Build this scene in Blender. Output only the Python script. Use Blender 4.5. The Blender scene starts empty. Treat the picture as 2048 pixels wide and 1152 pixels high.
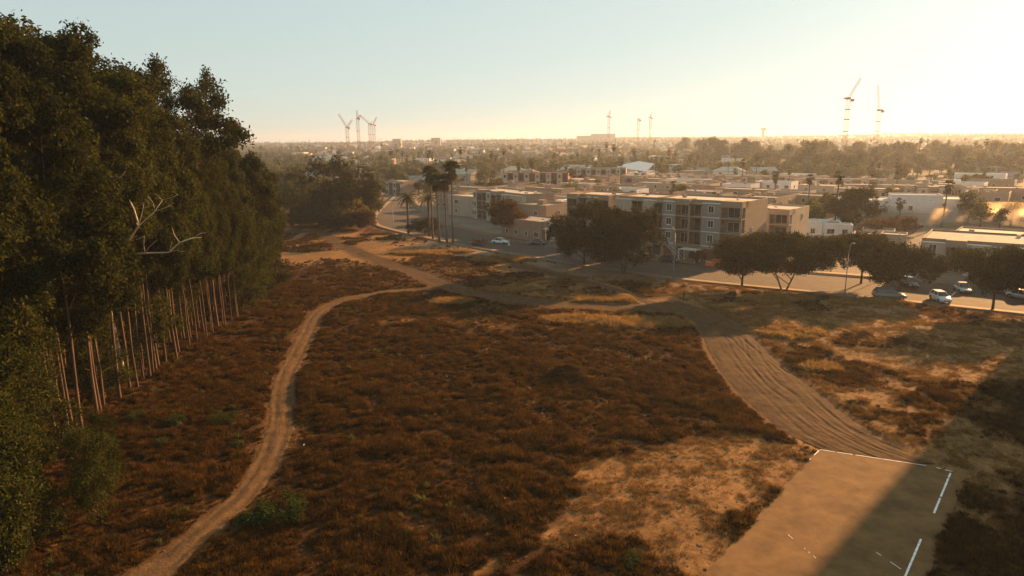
import bpy, math, random
import numpy as np
from mathutils import Vector, Matrix

# ------------------------------------------------------------------ camera, sky, sun, exposure
scene = bpy.context.scene
COL = scene.collection
PI = math.pi
R = math.radians
F = 1366.0; CX, CY = 1024.0, 576.0; PITCH = R(12.2); ROLL = R(0.6); CAMH = 25.0
cr, sr = math.cos(ROLL), math.sin(ROLL); cp, sp = math.cos(PITCH), math.sin(PITCH)
SUN_AZ = 45.0      # degrees to the right of the viewing direction
SUN_EL = 15.5

camd = bpy.data.cameras.new('camera'); cam = bpy.data.objects.new('camera', camd); COL.objects.link(cam)
camd.sensor_width = 36.0; camd.lens = 36.0 * F / 2048.0
camd.clip_start = 0.5; camd.clip_end = 60000.0
cam.matrix_world = (Matrix.Translation((0, 0, CAMH)) @ Matrix.Rotation(PI / 2 - PITCH, 4, 'X') @ Matrix.Rotation(-ROLL, 4, 'Z'))
scene.camera = cam

world = bpy.data.worlds.new('World'); scene.world = world; world.use_nodes = True
wn = world.node_tree.nodes; wl = world.node_tree.links
for n in list(wn): wn.remove(n)
sky = wn.new('ShaderNodeTexSky'); sky.sky_type = 'NISHITA'; sky.sun_disc = False
sky.sun_elevation = R(SUN_EL); sky.sun_rotation = R(SUN_AZ)
sky.altitude = 0; sky.air_density = 1.0; sky.dust_density = 0.6; sky.ozone_density = 1.0
bg = wn.new('ShaderNodeBackground'); bg.inputs['Strength'].default_value = 0.05
wo = wn.new('ShaderNodeOutputWorld')
tint = wn.new('ShaderNodeMix'); tint.data_type = 'RGBA'; tint.blend_type = 'MULTIPLY'; tint.inputs[0].default_value = 1.0
tint.inputs[7].default_value = (2.22, 2.60, 2.52, 1)
gam = wn.new('ShaderNodeGamma'); gam.inputs[1].default_value = 0.29
hsv = wn.new('ShaderNodeHueSaturation'); hsv.inputs['Saturation'].default_value = 0.62
wl.new(sky.outputs[0], gam.inputs[0]); wl.new(gam.outputs[0], hsv.inputs['Color']); wl.new(hsv.outputs[0], tint.inputs[6]); wl.new(tint.outputs[2], bg.inputs[0]); wl.new(bg.outputs[0], wo.inputs[0])

sund = bpy.data.lights.new('sun', 'SUN'); sund.energy = 5.0; sund.angle = R(0.55); sund.color = (1.0, 0.53, 0.21)
sun = bpy.data.objects.new('sun', sund); COL.objects.link(sun)
sdir = Vector((math.sin(R(SUN_AZ)) * math.cos(R(SUN_EL)), math.cos(R(SUN_AZ)) * math.cos(R(SUN_EL)), math.sin(R(SUN_EL))))
sun.rotation_euler = sdir.to_track_quat('Z', 'Y').to_euler()
sun.location = (60, 60, 80)

vs = scene.view_settings
vs.view_transform = 'Standard'; vs.look = 'None'; vs.gamma = 1.0; vs.use_curve_mapping = False
vs.exposure = 1.78
scene.cycles.max_bounces = 6; scene.cycles.diffuse_bounces = 2; scene.cycles.glossy_bounces = 2
scene.cycles.transmission_bounces = 3; scene.cycles.volume_bounces = 0; scene.cycles.transparent_max_bounces = 6
scene.cycles.use_denoising = True
scene.cycles.sample_clamp_indirect = 4.0
HAZE = 0.00018

# ------------------------------------------------------------------ helpers
rng = np.random.default_rng(7)
random.seed(7)

def G(x, y, z=0.0):
    """Point of the plane z seen at pixel (x, y) of the 2048-wide photograph."""
    u, v = x - CX, y - CY
    u2 = u * cr - v * sr; v2 = u * sr + v * cr
    fw = F * cp - v2 * sp; dn = F * sp + v2 * cp
    s = (CAMH - z) / dn
    return (u2 * s, fw * s)

def PXL(X, Y, z=0.0):
    d = CAMH - z; zc = Y * cp + d * sp; yc = d * cp - Y * sp
    u2 = F * X / zc; v2 = F * yc / zc
    return (CX + u2 * cr + v2 * sr, CY - u2 * sr + v2 * cr)

def _h(ix, iy, seed):
    n = (ix * 374761393 + iy * 668265263 + seed * 974634777) & 0xffffffff
    n = ((n ^ (n >> 13)) * 1274126177) & 0xffffffff
    n = n ^ (n >> 16)
    return (n & 0xffff) / 65535.0

def vnoise(x, y, seed=0):
    x = np.asarray(x, float); y = np.asarray(y, float)
    ix = np.floor(x).astype(np.int64); iy = np.floor(y).astype(np.int64)
    fx = x - ix; fy = y - iy
    fx = fx * fx * (3 - 2 * fx); fy = fy * fy * (3 - 2 * fy)
    a = _h(ix, iy, seed); b = _h(ix + 1, iy, seed); c = _h(ix, iy + 1, seed); d = _h(ix + 1, iy + 1, seed)
    return (a * (1 - fx) + b * fx) * (1 - fy) + (c * (1 - fx) + d * fx) * fy

def fbm(x, y, seed=0, o=4):
    t = 0; amp = 0.5; s = 0
    for i in range(o):
        t = t + amp * vnoise(x * 2 ** i, y * 2 ** i, seed + i * 17); s += amp; amp *= 0.5
    return t / s

def sstep(a, b, x):
    t = np.clip((np.asarray(x, float) - a) / (b - a), 0, 1)
    return t * t * (3 - 2 * t)

def mat(name, col, rough=0.85, var=0.0, vscale=1.0, spec=0.2, bump=0.0, bscale=8.0, metal=0.0, stretch=None, objvar=0.0, col2=None):
    m = bpy.data.materials.new(name); m.use_nodes = True
    nt = m.node_tree; b = nt.nodes['Principled BSDF']
    b.inputs['Roughness'].default_value = rough; b.inputs['Metallic'].default_value = metal
    b.inputs['Specular IOR Level'].default_value = spec
    c = (col[0], col[1], col[2], 1)
    b.inputs['Base Color'].default_value = c
    if var or bump or col2:
        tc = nt.nodes.new('ShaderNodeTexCoord'); mp = nt.nodes.new('ShaderNodeMapping')
        if stretch: mp.inputs['Scale'].default_value = stretch
        nt.links.new(tc.outputs['Object'], mp.inputs[0])
        nz = nt.nodes.new('ShaderNodeTexNoise'); nz.inputs['Scale'].default_value = vscale; nz.inputs['Detail'].default_value = 6
        nz.inputs['Roughness'].default_value = 0.65
        nt.links.new(mp.outputs[0], nz.inputs[0])
        cr_ = nt.nodes.new('ShaderNodeValToRGB')
        lo = col2 if col2 else tuple(v * (1 - var) for v in col)
        hi = col if col2 else tuple(min(1, v * (1 + var)) for v in col)
        cr_.color_ramp.elements[0].position = 0.33; cr_.color_ramp.elements[1].position = 0.67
        cr_.color_ramp.elements[0].color = (*lo, 1); cr_.color_ramp.elements[1].color = (*hi, 1)
        nt.links.new(nz.outputs[0], cr_.inputs[0])
        out = cr_.outputs[0]
        if objvar:
            oi = nt.nodes.new('ShaderNodeObjectInfo'); hs = nt.nodes.new('ShaderNodeHueSaturation')
            mr = nt.nodes.new('ShaderNodeMapRange'); mr.inputs[3].default_value = 1 - objvar; mr.inputs[4].default_value = 1 + objvar
            nt.links.new(oi.outputs['Random'], mr.inputs[0]); nt.links.new(mr.outputs[0], hs.inputs['Value']); nt.links.new(out, hs.inputs['Color'])
            out = hs.outputs[0]
        nt.links.new(out, b.inputs['Base Color'])
        if bump:
            n2 = nt.nodes.new('ShaderNodeTexNoise'); n2.inputs['Scale'].default_value = bscale; n2.inputs['Detail'].default_value = 5
            nt.links.new(mp.outputs[0], n2.inputs[0])
            bp = nt.nodes.new('ShaderNodeBump'); bp.inputs['Strength'].default_value = bump; bp.inputs['Distance'].default_value = 0.1
            nt.links.new(n2.outputs[0], bp.inputs['Height']); nt.links.new(bp.outputs[0], b.inputs['Normal'])
    return m

def leafmat(name, c1, c2, trans=0.35, objvar=0.25, tcol=None):
    """Leaves: per-leaf colour between c1 and c2, part of the light goes through."""
    m = bpy.data.materials.new(name); m.use_nodes = True
    nt = m.node_tree
    for n in list(nt.nodes): nt.nodes.remove(n)
    out = nt.nodes.new('ShaderNodeOutputMaterial')
    geo = nt.nodes.new('ShaderNodeNewGeometry'); mx = nt.nodes.new('ShaderNodeMix'); mx.data_type = 'RGBA'
    mx.inputs[6].default_value = (*c1, 1); mx.inputs[7].default_value = (*c2, 1)
    nt.links.new(geo.outputs['Random Per Island'], mx.inputs[0])
    oi = nt.nodes.new('ShaderNodeObjectInfo'); hs = nt.nodes.new('ShaderNodeHueSaturation')
    mr = nt.nodes.new('ShaderNodeMapRange'); mr.inputs[3].default_value = 1 - objvar; mr.inputs[4].default_value = 1 + objvar
    nt.links.new(oi.outputs['Random'], mr.inputs[0]); nt.links.new(mr.outputs[0], hs.inputs['Value']); nt.links.new(mx.outputs[2], hs.inputs['Color'])
    df = nt.nodes.new('ShaderNodeBsdfDiffuse'); tr = nt.nodes.new('ShaderNodeBsdfTranslucent')
    nt.links.new(hs.outputs[0], df.inputs[0])
    if tcol:
        mt = nt.nodes.new('ShaderNodeMix'); mt.data_type = 'RGBA'; mt.blend_type = 'MULTIPLY'; mt.inputs[0].default_value = 1
        mt.inputs[7].default_value = (*tcol, 1); nt.links.new(hs.outputs[0], mt.inputs[6]); nt.links.new(mt.outputs[2], tr.inputs[0])
    else:
        nt.links.new(hs.outputs[0], tr.inputs[0])
    ms = nt.nodes.new('ShaderNodeMixShader'); ms.inputs[0].default_value = trans
    nt.links.new(df.outputs[0], ms.inputs[1]); nt.links.new(tr.outputs[0], ms.inputs[2])
    nt.links.new(ms.outputs[0], out.inputs[0])
    return m

class MB:
    """Collects geometry; build() links it as ONE mesh object."""
    def __init__(s): s.v = []; s.f = []; s.m = []; s.k = 0
    def quad(s, a, b, c, d, m=0):
        n = len(s.v); s.v += [a, b, c, d]; s.f.append((n, n + 1, n + 2, n + 3)); s.m.append(m)
    def poly(s, pts, m=0):
        n = len(s.v); s.v += list(pts); s.f.append(tuple(range(n, n + len(pts)))); s.m.append(m)
    def box(s, x0, x1, y0, y1, z0, z1, m=0):
        n = len(s.v)
        s.v += [(x0, y0, z0), (x1, y0, z0), (x1, y1, z0), (x0, y1, z0), (x0, y0, z1), (x1, y0, z1), (x1, y1, z1), (x0, y1, z1)]
        for q in ((0, 3, 2, 1), (4, 5, 6, 7), (0, 1, 5, 4), (1, 2, 6, 5), (2, 3, 7, 6), (3, 0, 4, 7)):
            s.f.append(tuple(n + i for i in q)); s.m.append(m)
        return s
    def prism(s, pts, z0, z1, m=0):
        n = len(s.v); k = len(pts)
        s.v += [(p[0], p[1], z0) for p in pts] + [(p[0], p[1], z1) for p in pts]
        s.f.append(tuple(n + i for i in reversed(range(k)))); s.m.append(m)
        s.f.append(tuple(n + k + i for i in range(k))); s.m.append(m)
        for i in range(k):
            j = (i + 1) % k
            s.f.append((n + i, n + j, n + k + j, n + k + i)); s.m.append(m)
        return s
    def tube(s, pts, rads, sides=6, m=0, cap=True):
        n0 = len(s.v); prev = None
        for i, p in enumerate(pts):
            p = Vector(p)
            d = (Vector(pts[min(i + 1, len(pts) - 1)]) - Vector(pts[max(i - 1, 0)]))
            d = d.normalized() if d.length > 1e-6 else Vector((0, 0, 1))
            u = d.cross(Vector((0.3, 0.95, 0.1)) if abs(d.y) < 0.8 else Vector((1, 0, 0.1))).normalized(); w = d.cross(u)
            r = rads[i] if hasattr(rads, '__len__') else rads
            for k in range(sides):
                a = 2 * PI * k / sides
                s.v.append(tuple(p + (u * math.cos(a) + w * math.sin(a)) * r))
        for i in range(len(pts) - 1):
            for k in range(sides):
                a = n0 + i * sides + k; b = n0 + i * sides + (k + 1) % sides
                s.f.append((a, b, b + sides, a + sides)); s.m.append(m)
        if cap:
            s.f.append(tuple(n0 + k for k in reversed(range(sides)))); s.m.append(m)
            e = n0 + (len(pts) - 1) * sides
            s.f.append(tuple(e + k for k in range(sides))); s.m.append(m)
        return s
    def bar(s, a, b, r, m=0): return s.tube([a, b], r, 4, m)
    def mesh(s, name, mats, smooth=False):
        me = bpy.data.meshes.new(name); me.from_pydata([tuple(v) for v in s.v], [], s.f)
        for m in (mats if isinstance(mats, (list, tuple)) else [mats]): me.materials.append(m)
        me.polygons.foreach_set('material_index', s.m)
        if smooth: me.polygons.foreach_set('use_smooth', [True] * len(me.polygons))
        me.update(); return me
    def build(s, name, mats, parent=None, smooth=False, loc=None, rot=None):
        return link(name, s.mesh(name, mats, smooth), parent, loc, rot)

def link(name, me, parent=None, loc=None, rot=None, scale=None):
    o = bpy.data.objects.new(name, me); COL.objects.link(o)
    if parent: o.parent = parent
    if loc: o.location = loc
    if rot is not None: o.rotation_euler = (0, 0, rot)
    if scale is not None: o.scale = (scale,) * 3 if not hasattr(scale, '__len__') else scale
    return o

def tag(o, label=None, cat=None, group=None, kind=None):
    if label: o['label'] = label
    if cat: o['category'] = cat
    if group: o['group'] = group
    if kind: o['kind'] = kind
    return o

def empty(name, loc, rz=0, label=None, cat=None, group=None):
    o = bpy.data.objects.new(name, None); COL.objects.link(o)
    o.location = loc; o.rotation_euler = (0, 0, rz)
    return tag(o, label, cat, group)

def npmesh(name, verts, faces, mats, fm=None, smooth=False):
    """verts (n,3), faces (m,k) arrays."""
    me = bpy.data.meshes.new(name)
    verts = np.asarray(verts, np.float32); faces = np.asarray(faces, np.int32)
    m, k = faces.shape
    me.vertices.add(len(verts)); me.vertices.foreach_set('co', verts.ravel())
    me.loops.add(m * k); me.loops.foreach_set('vertex_index', faces.ravel())
    me.polygons.add(m); me.polygons.foreach_set('loop_start', np.arange(0, m * k, k, dtype=np.int32))
    try: me.polygons.foreach_set('loop_total', np.full(m, k, np.int32))
    except Exception: pass
    for x in (mats if isinstance(mats, (list, tuple)) else [mats]): me.materials.append(x)
    if fm is not None: me.polygons.foreach_set('material_index', np.asarray(fm, np.int32))
    if smooth: me.polygons.foreach_set('use_smooth', np.ones(m, bool))
    me.update(calc_edges=True); me.validate(); return me

def leaves_arrays(c, size, aspect=0.5, droop=0.0, seed=0, flat=0.0):
    """Diamond leaf quads at centres c (n,3)."""
    r = np.random.default_rng(seed); n = len(c)
    d = r.normal(size=(n, 3)); d[:, 2] = d[:, 2] * (1 - flat) - droop; d /= np.linalg.norm(d, axis=1)[:, None] + 1e-9
    e = r.normal(size=(n, 3)); e = np.cross(d, e); e /= np.linalg.norm(e, axis=1)[:, None] + 1e-9
    L = size * r.uniform(0.6, 1.35, n)[:, None]; W = L * aspect
    v = np.stack([c - d * L * 0.5, c + e * W * 0.5, c + d * L * 0.5, c - e * W * 0.5], 1).reshape(-1, 3)
    f = np.arange(n * 4).reshape(n, 4)
    return v, f

def blob_points(r, blobs, n, sprig=6, spread=0.3, shell=0.55, hang=0.0):
    """n points in sprigs spread through ellipsoid blobs (x,y,z,rx,ry,rz), more of them near each blob's surface."""
    blobs = np.asarray(blobs, float)
    w = blobs[:, 3] * blobs[:, 4] + blobs[:, 4] * blobs[:, 5]; w = w / w.sum()
    ns = max(1, n // sprig)
    bi = r.choice(len(blobs), ns, p=w)
    d = r.normal(size=(ns, 3)); d /= np.linalg.norm(d, axis=1)[:, None]
    rad = (shell + (1 - shell) * r.random(ns)) * (1 + 0.05 * r.normal(size=ns))
    c = blobs[bi, :3] + d * rad[:, None] * blobs[bi, 3:6]
    p = np.repeat(c, sprig, 0) + r.normal(size=(ns * sprig, 3)) * spread
    if hang: p[:, 2] -= np.abs(r.normal(size=len(p))) * hang
    return p

# ------------------------------------------------------------------ paths, kerbs and terrain
def catmull(pts, n=12):
    P = [np.array(p, float) for p in pts]; P = [2 * P[0] - P[1]] + P + [2 * P[-1] - P[-2]]
    o = []
    for i in range(1, len(P) - 2):
        for k in range(n):
            t = k / n
            o.append(0.5 * ((2 * P[i]) + (-P[i - 1] + P[i + 1]) * t + (2 * P[i - 1] - 5 * P[i] + 4 * P[i + 1] - P[i + 2]) * t * t + (-P[i - 1] + 3 * P[i] - 3 * P[i + 1] + P[i + 2]) * t ** 3))
    o.append(P[-2]); return np.array(o)

def resample(p, n):
    d = np.r_[0, np.cumsum(np.linalg.norm(np.diff(p, axis=0), axis=1))]
    t = np.linspace(0, d[-1], n)
    return np.stack([np.interp(t, d, p[:, 0]), np.interp(t, d, p[:, 1])], 1)

KN = catmull([G(*p) for p in [(794, 392), (766, 418), (754, 433), (756, 445), (769, 453), (820, 466), (910, 485), (975, 497), (1089, 516), (1235, 539), (1381, 558), (1640, 583), (1822, 601), (2046, 624)]] + [(100, 77), (150, 40)])
KF = catmull([G(*p) for p in [(812, 394), (830, 414), (865, 437), (895, 451), (943, 464), (985, 474), (1047, 487)]] + [(17, 154), (31.5, 141.5), (44, 132), (63, 121), (78, 113), (95, 101), (122, 82), (165, 50)])
KN = resample(KN, 160); KF = resample(KF, 160)
def offset(p, d):
    t = np.gradient(p, axis=0); t /= np.linalg.norm(t, axis=1)[:, None]
    n = np.stack([t[:, 1], -t[:, 0]], 1)
    return p + n * d
SN = offset(KN, 2.6) if True else None     # outer edge of the near pavement (towards the field)
if np.linalg.norm(SN[80] - np.array([0, 0])) > np.linalg.norm(KN[80] - np.array([0, 0])): SN = offset(KN, -2.6)
SF = offset(KF, 3.2)
if np.linalg.norm(SF[80]) < np.linalg.norm(KF[80]): SF = offset(KF, -3.2)
street_poly = np.vstack([SN, SF[::-1]])

def inpoly(x, y, P):
    ins = np.zeros(np.shape(x), bool); j = len(P) - 1
    for i in range(len(P)):
        xi, yi = P[i]; xj, yj = P[j]
        c = ((yi > y) != (yj > y)) & (x < (xj - xi) * (y - yi) / ((yj - yi) + 1e-12) + xi)
        ins ^= c; j = i
    return ins

def polydist(x, y, P):
    """distance to a dense polyline's points and the nearest index"""
    x = np.ravel(x); y = np.ravel(y)
    best = np.full(x.shape, 1e9); bi = np.zeros(x.shape, int)
    for i, (a, b) in enumerate(P):
        d = (x - a) ** 2 + (y - b) ** 2
        k = d < best; best[k] = d[k]; bi[k] = i
    return np.sqrt(best), bi

# tracks: (centre line, half widths)
T1c = catmull([G(*p) for p in [(190, 1215), (290, 1152), (350, 1105), (415, 1050), (475, 1000), (515, 950), (543, 900), (560, 850), (564, 800), (572, 750), (597, 700), (618, 660), (630, 635), (655, 613), (692, 599), (740, 589), (800, 581), (862, 577)]], 14)
T1c = resample(T1c, 260); T1w = 0.95 + 0.45 * vnoise(np.arange(260) * 0.22, np.zeros(260), 5) + 0.25 * vnoise(np.arange(260) * 0.9, np.zeros(260), 6)
T2c = catmull([G(*p) for p in [(560, 412), (600, 440), (650, 470), (700, 497), (731, 511), (779, 529), (830, 546), (868, 562), (909, 577), (984, 592), (1087, 604), (1189, 611), (1290, 613), (1390, 622)]], 14)
T2c = resample(T2c, 320); T2w = 1.5 + 1.1 * sstep(0.5, 0.9, np.linspace(0, 1, 320))
L3 = resample(catmull([G(*p) for p in [(1290, 606), (1350, 622), (1392, 648), (1415, 700), (1445, 752), (1500, 810), (1560, 862), (1640, 898), (1720, 925)]], 14), 200)
R3 = resample(catmull([G(*p) for p in [(1360, 598), (1430, 622), (1495, 660), (1545, 705), (1590, 745), (1655, 795), (1725, 845), (1800, 890), (1880, 925)]], 14), 200)
T3c = (L3 + R3) / 2; T3w = np.linalg.norm(L3 - R3, axis=1) / 2
T4c = resample(catmull([G(*p) for p in [(1330, 612), (1295, 601), (1245, 583), (1200, 568), (1140, 554), (1060, 536), (980, 518), (900, 505)]], 14), 160); T4w = np.full(160, 1.3)
tracks = [(T1c, T1w), (T2c, T2w), (T3c, T3w), (T4c, T4w)]

CA, CB = np.array(G(1638, 899)), np.array(G(1905, 943))
cu = (CB - CA) / np.linalg.norm(CB - CA)
cdn = (np.array(G(1405, 1152)) - CA); cdn /= np.linalg.norm(cdn)
cdr = (np.array(G(1810, 1152)) - CB); cdr /= np.linalg.norm(cdr)
court = np.array([CA, CB + cu * 0.9 + np.array((0.1, 0.1)), CB + cu * 1.3 + cdr * 34, CA + cdn * 36])

def zones(x, y):
    """signed distances etc. shared by the ground mesh and the scatter"""
    sh = np.shape(x); x = np.ravel(x); y = np.ravel(y)
    dt = np.full(x.shape, 99.0); ds = np.full(x.shape, 99.0); dc = np.full(x.shape, 99.0)
    near = (y > 10) & (y < 345) & (np.abs(x) < 170)
    xn, yn = x[near], y[near]
    best = np.full(xn.shape, 99.0)
    for c, w in tracks:
        d, bi = polydist(xn, yn, c); best = np.minimum(best, d - w[bi])
    dt[near] = best
    d1, _ = polydist(xn, yn, np.vstack([SN, SF])); ins = inpoly(xn, yn, street_poly)
    ds[near] = np.where(ins, -d1, d1)
    cc = np.vstack([resample(np.vstack([court[i], court[(i + 1) % 4]]), 60) for i in range(4)])
    d2, _ = polydist(xn, yn, cc); dc[near] = np.where(inpoly(xn, yn, court), -d2, d2)
    return dt.reshape(sh), ds.reshape(sh), dc.reshape(sh)

def townside(x, y):
    """1 beyond the street (the town), 0 on the field; the field goes on at the left of the street's bend"""
    k = np.clip(np.searchsorted(-KN[:, 1], -np.ravel(y)), 0, len(KN) - 1).reshape(np.shape(y))
    xl = KN[k, 0]
    return (np.asarray(x) > xl - 1.5) | (np.asarray(y) > 300)

def und(x, y):
    z = 0.75 * (fbm(x / 22.0, y / 22.0, 3, 3) - 0.5) + 0.22 * (fbm(x / 5.0, y / 5.0, 9, 3) - 0.5)
    m = G(1135, 752)
    z = z + 1.15 * np.exp(-(((x - m[0]) / 2.0) ** 2 + ((y - m[1]) / 1.5) ** 2))
    return z

def far_rise(x, y):
    rr = np.hypot(x, y)
    z = 22 * sstep(900, 3800, rr) + 26 * (fbm(x / 700.0 + 5, y / 700.0, 31, 4) - 0.5) * sstep(700, 2500, rr)
    z = z - 9 * sstep(1200, 3400, rr) * sstep(0.0, -0.35, x / (np.abs(y) + 1))
    return z

def hz(x, y, dt=None, ds=None, dc=None):
    x = np.asarray(x, float); y = np.asarray(y, float)
    if ds is None: dt, ds, dc = zones(x, y)
    town = townside(x, y)
    k = sstep(0.0, 6.0, ds) * sstep(0.0, 3.0, dc) * np.where(town, 0.0, 1.0)
    z = und(x, y) * k + far_rise(x, y)
    return z

def ground_z(x, y):
    return float(hz(np.array([float(x)]), np.array([float(y)]))[0])

def brush_mask(x, y, dt, ds, dc):
    """0..1 cover of brown brush and of straw-coloured grass, 0..1 bareness; all read off the place's plan"""
    n1 = fbm(x / 9.0, y / 9.0, 51, 4); n2 = fbm(x / 3.0, y / 3.0, 77, 3)
    wob = (n1 - 0.5) * 9 + (n2 - 0.5) * 3
    # dense brush west of the broad track, down to the bare tongue
    line = [G(*p) for p in [(1560, 876), (1440, 866), (1300, 888), (1240, 900), (1150, 930), (1135, 985), (1130, 1040), (1060, 1085), (940, 1150)]]
    bare_poly = np.array([G(*p) for p in [(1330, 878), (1460, 862), (1570, 880), (1640, 900), (1560, 990), (1400, 1160), (1370, 1130), (1250, 1080), (1130, 1070), (1000, 1125), (930, 1170), (1000, 1100), (1110, 1050), (1135, 1000), (1145, 935), (1230, 905)]])
    d, _ = polydist(x, y, resample(np.vstack([bare_poly, bare_poly[:1]]), 160)); d = d.reshape(np.shape(x))
    inb = inpoly(x, y, bare_poly); db = np.where(inb, -d, d)
    bare1 = sstep(0.9, -0.9, db + (n2 - 0.5) * 5.0)
    east = np.zeros(np.shape(x), bool)
    k = np.clip(np.searchsorted(-T3c[:, 1], -np.ravel(y)), 0, len(T3c) - 1).reshape(np.shape(x))
    east = (x > T3c[k, 0]) & (y < T3c[0, 1] + 40) & (x > 18)
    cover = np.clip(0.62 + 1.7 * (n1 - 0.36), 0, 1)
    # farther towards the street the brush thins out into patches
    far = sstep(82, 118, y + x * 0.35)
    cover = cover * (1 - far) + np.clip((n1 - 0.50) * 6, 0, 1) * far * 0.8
    near_left = sstep(0, -12, x - 2) * (1 - sstep(112, 150, y))
    cover = np.maximum(cover, near_left * 1.0)
    # east side: mostly bare with one brown belt
    belt = polydist(x, y, resample(np.array([G(*p) for p in [(1600, 705), (1700, 735), (1800, 770), (1860, 800), (1800, 850), (1740, 838)]]), 60))[0].reshape(np.shape(x))
    e = 0.48 * sstep(4.2, 0.8, belt + wob * 0.5) * np.clip((n2 - .36) * 5, 0, 1) + np.clip((n1 - 0.60) * 4, 0, .5)
    e = np.maximum(e, 0.9 * sstep(0, 4, x - (G(1960, 950)[0] + 2.6) - (y - 48) * 0.9 + wob * 0.3) * sstep(70, 55, y))
    cover = np.where(east, e, cover)
    cover = cover * (1 - bare1)
    # grey bare strip along the pavement
    strip = sstep(11, 5, ds + wob * 0.7) * sstep(-35, -20, x)
    strip = strip * np.where(x > 30, 0.45, 1.0)
    cover = cover * (1 - 0.92 * strip)
    for px, rr in (((800, 640), 4.5), ((930, 640), 6.0), ((1000, 655), 3.5), ((780, 500), 7.0), ((660, 480), 8.0)):
        g = G(*px); cover = cover * (1 - 0.85 * sstep(1.0, 0.5, np.hypot((x - g[0]) / rr, (y - g[1]) / (rr * 0.7)) + (n2 - 0.5) * 0.8))
    ok = (dt > 0.10 + 1.1 * (n2 - 0.45)) & (ds > -0.25 * n2) & (dc > 0.1)
    cover = cover * ok
    n1s = n2
    # straw grass
    straw = np.zeros(np.shape(x))
    for px, rx, ry in (((1230, 597), 8.0, 4.0), ((1290, 645), 9.5, 4.0), ((1150, 640), 7.0, 3.0), ((1585, 668), 5.2, 3.6), ((1545, 600), 7, 3), ((1010, 580), 7, 2.5), ((900, 605), 5, 2),
                       ((1640, 735), 2.5, 2), ((860, 505), 12, 4), ((1750, 605), 8, 2.5), ((1000, 520), 9, 5)):
        g = G(*px); straw = np.maximum(straw, sstep(1.15, 0.6, np.hypot((x - g[0]) / rx, (y - g[1]) / ry) + (n2 - 0.5) * 0.9))
    straw = np.maximum(straw * (0.35 + 0.65 * n2 * 1.4), 0.40 * np.clip((n2 - 0.35) * 3, 0, 1)) * ok
    cover = cover * (1 - 0.85 * sstep(.35, .7, straw))
    return cover, np.clip(straw, 0, 1), bare1, strip

# ------------------------------------------------------------------ materials
M = {}
M['asphalt'] = mat('asphalt', (0.066, 0.048, 0.033), 0.9, 0.25, 0.5, bump=0.15, bscale=20)
M['pavement'] = mat('pavement', (0.125, 0.090, 0.056), 0.9, 0.25, 0.8, bump=0.1, bscale=15)
M['kerb'] = mat('kerb', (0.14, 0.105, 0.07), 0.9, 0.2, 1.2)
M['paint'] = mat('road_paint', (0.72, 0.70, 0.64), 0.8, 0.25, 3.0)
M['stucco'] = mat('stucco_tan', (0.28, 0.205, 0.14), 0.9, 0.10, 0.6, bump=0.15, bscale=12, objvar=0.08)
M['stucco_light'] = mat('stucco_light', (0.38, 0.30, 0.22), 0.9, 0.10, 0.5, bump=0.1, bscale=12, objvar=0.10)
M['stucco_terra'] = mat('stucco_terracotta', (0.30, 0.185, 0.125), 0.9, 0.14, 0.6, objvar=0.08)
M['siding'] = mat('siding_greyblue', (0.225, 0.212, 0.185), 0.85, 0.08, 0.7)
M['white'] = mat('white_render', (0.66, 0.62, 0.57), 0.85, 0.10, 0.4, objvar=0.05)
M['trim'] = mat('trim_white', (0.62, 0.58, 0.52), 0.8, 0.06, 2)
M['roof_pale'] = mat('roof_pale', (0.40, 0.34, 0.26), 0.9, 0.18, 0.35, bump=0.1, bscale=4, objvar=0.12)
M['roof_grey'] = mat('roof_grey', (0.20, 0.18, 0.16), 0.9, 0.25, 0.5, objvar=0.2)
M['roof_tile'] = mat('roof_tile', (0.26, 0.13, 0.08), 0.85, 0.25, 1.5, objvar=0.2)
M['rust'] = mat('rust_red_wall', (0.17, 0.075, 0.045), 0.9, 0.12, 1.0)
M['glass'] = mat('window_glass', (0.035, 0.038, 0.04), 0.12, spec=0.6)
M['glassdoor'] = mat('balcony_glass', (0.05, 0.05, 0.05), 0.15, spec=0.6)
M['rail'] = mat('rail_dark', (0.05, 0.045, 0.04), 0.6)
M['metal'] = mat('lamp_metal', (0.22, 0.21, 0.20), 0.6, metal=0.3)
M['darkmetal'] = mat('dark_metal', (0.06, 0.055, 0.05), 0.6)
M['orange'] = mat('orange_plastic', (0.65, 0.14, 0.03), 0.6)
M['crane_red'] = mat('crane_red', (0.50, 0.22, 0.14), 0.6)
M['crane_white'] = mat('crane_white', (0.55, 0.50, 0.45), 0.6)
M['tent'] = mat('tent_fabric', (0.78, 0.76, 0.70), 0.7)
M['bark'] = mat('bark_eucalyptus', (0.095, 0.056, 0.034), 0.9, 0.4, 1.2, stretch=(1, 1, 0.25), bump=0.3, bscale=6, objvar=0.2)
M['bark_pale'] = mat('bark_pale', (0.50, 0.40, 0.28), 0.85, 0.2, 2.0, stretch=(1, 1, 0.3))
M['bark_dark'] = mat('bark_dark', (0.075, 0.052, 0.036), 0.95, 0.3, 3.0, stretch=(1, 1, 0.3), bump=0.4, bscale=8)
M['bark_palm'] = mat('bark_palm', (0.10, 0.070, 0.048), 0.95, 0.3, 3.0, stretch=(1, 1, 4))
M['leaf_euc'] = leafmat('leaf_eucalyptus', (0.010, 0.014, 0.004), (0.066, 0.070, 0.019), 0.38, 0.30, (1.0, 0.95, 0.55))
M['leaf_oak'] = leafmat('leaf_street_tree', (0.013, 0.015, 0.005), (0.055, 0.050, 0.014), 0.28, 0.2)
M['leaf_rust'] = leafmat('leaf_rust', (0.050, 0.030, 0.013), (0.11, 0.06, 0.024), 0.3, 0.1)
M['leaf_far'] = leafmat('leaf_far', (0.030, 0.034, 0.011), (0.12, 0.11, 0.030), 0.45, 0.35)
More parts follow.
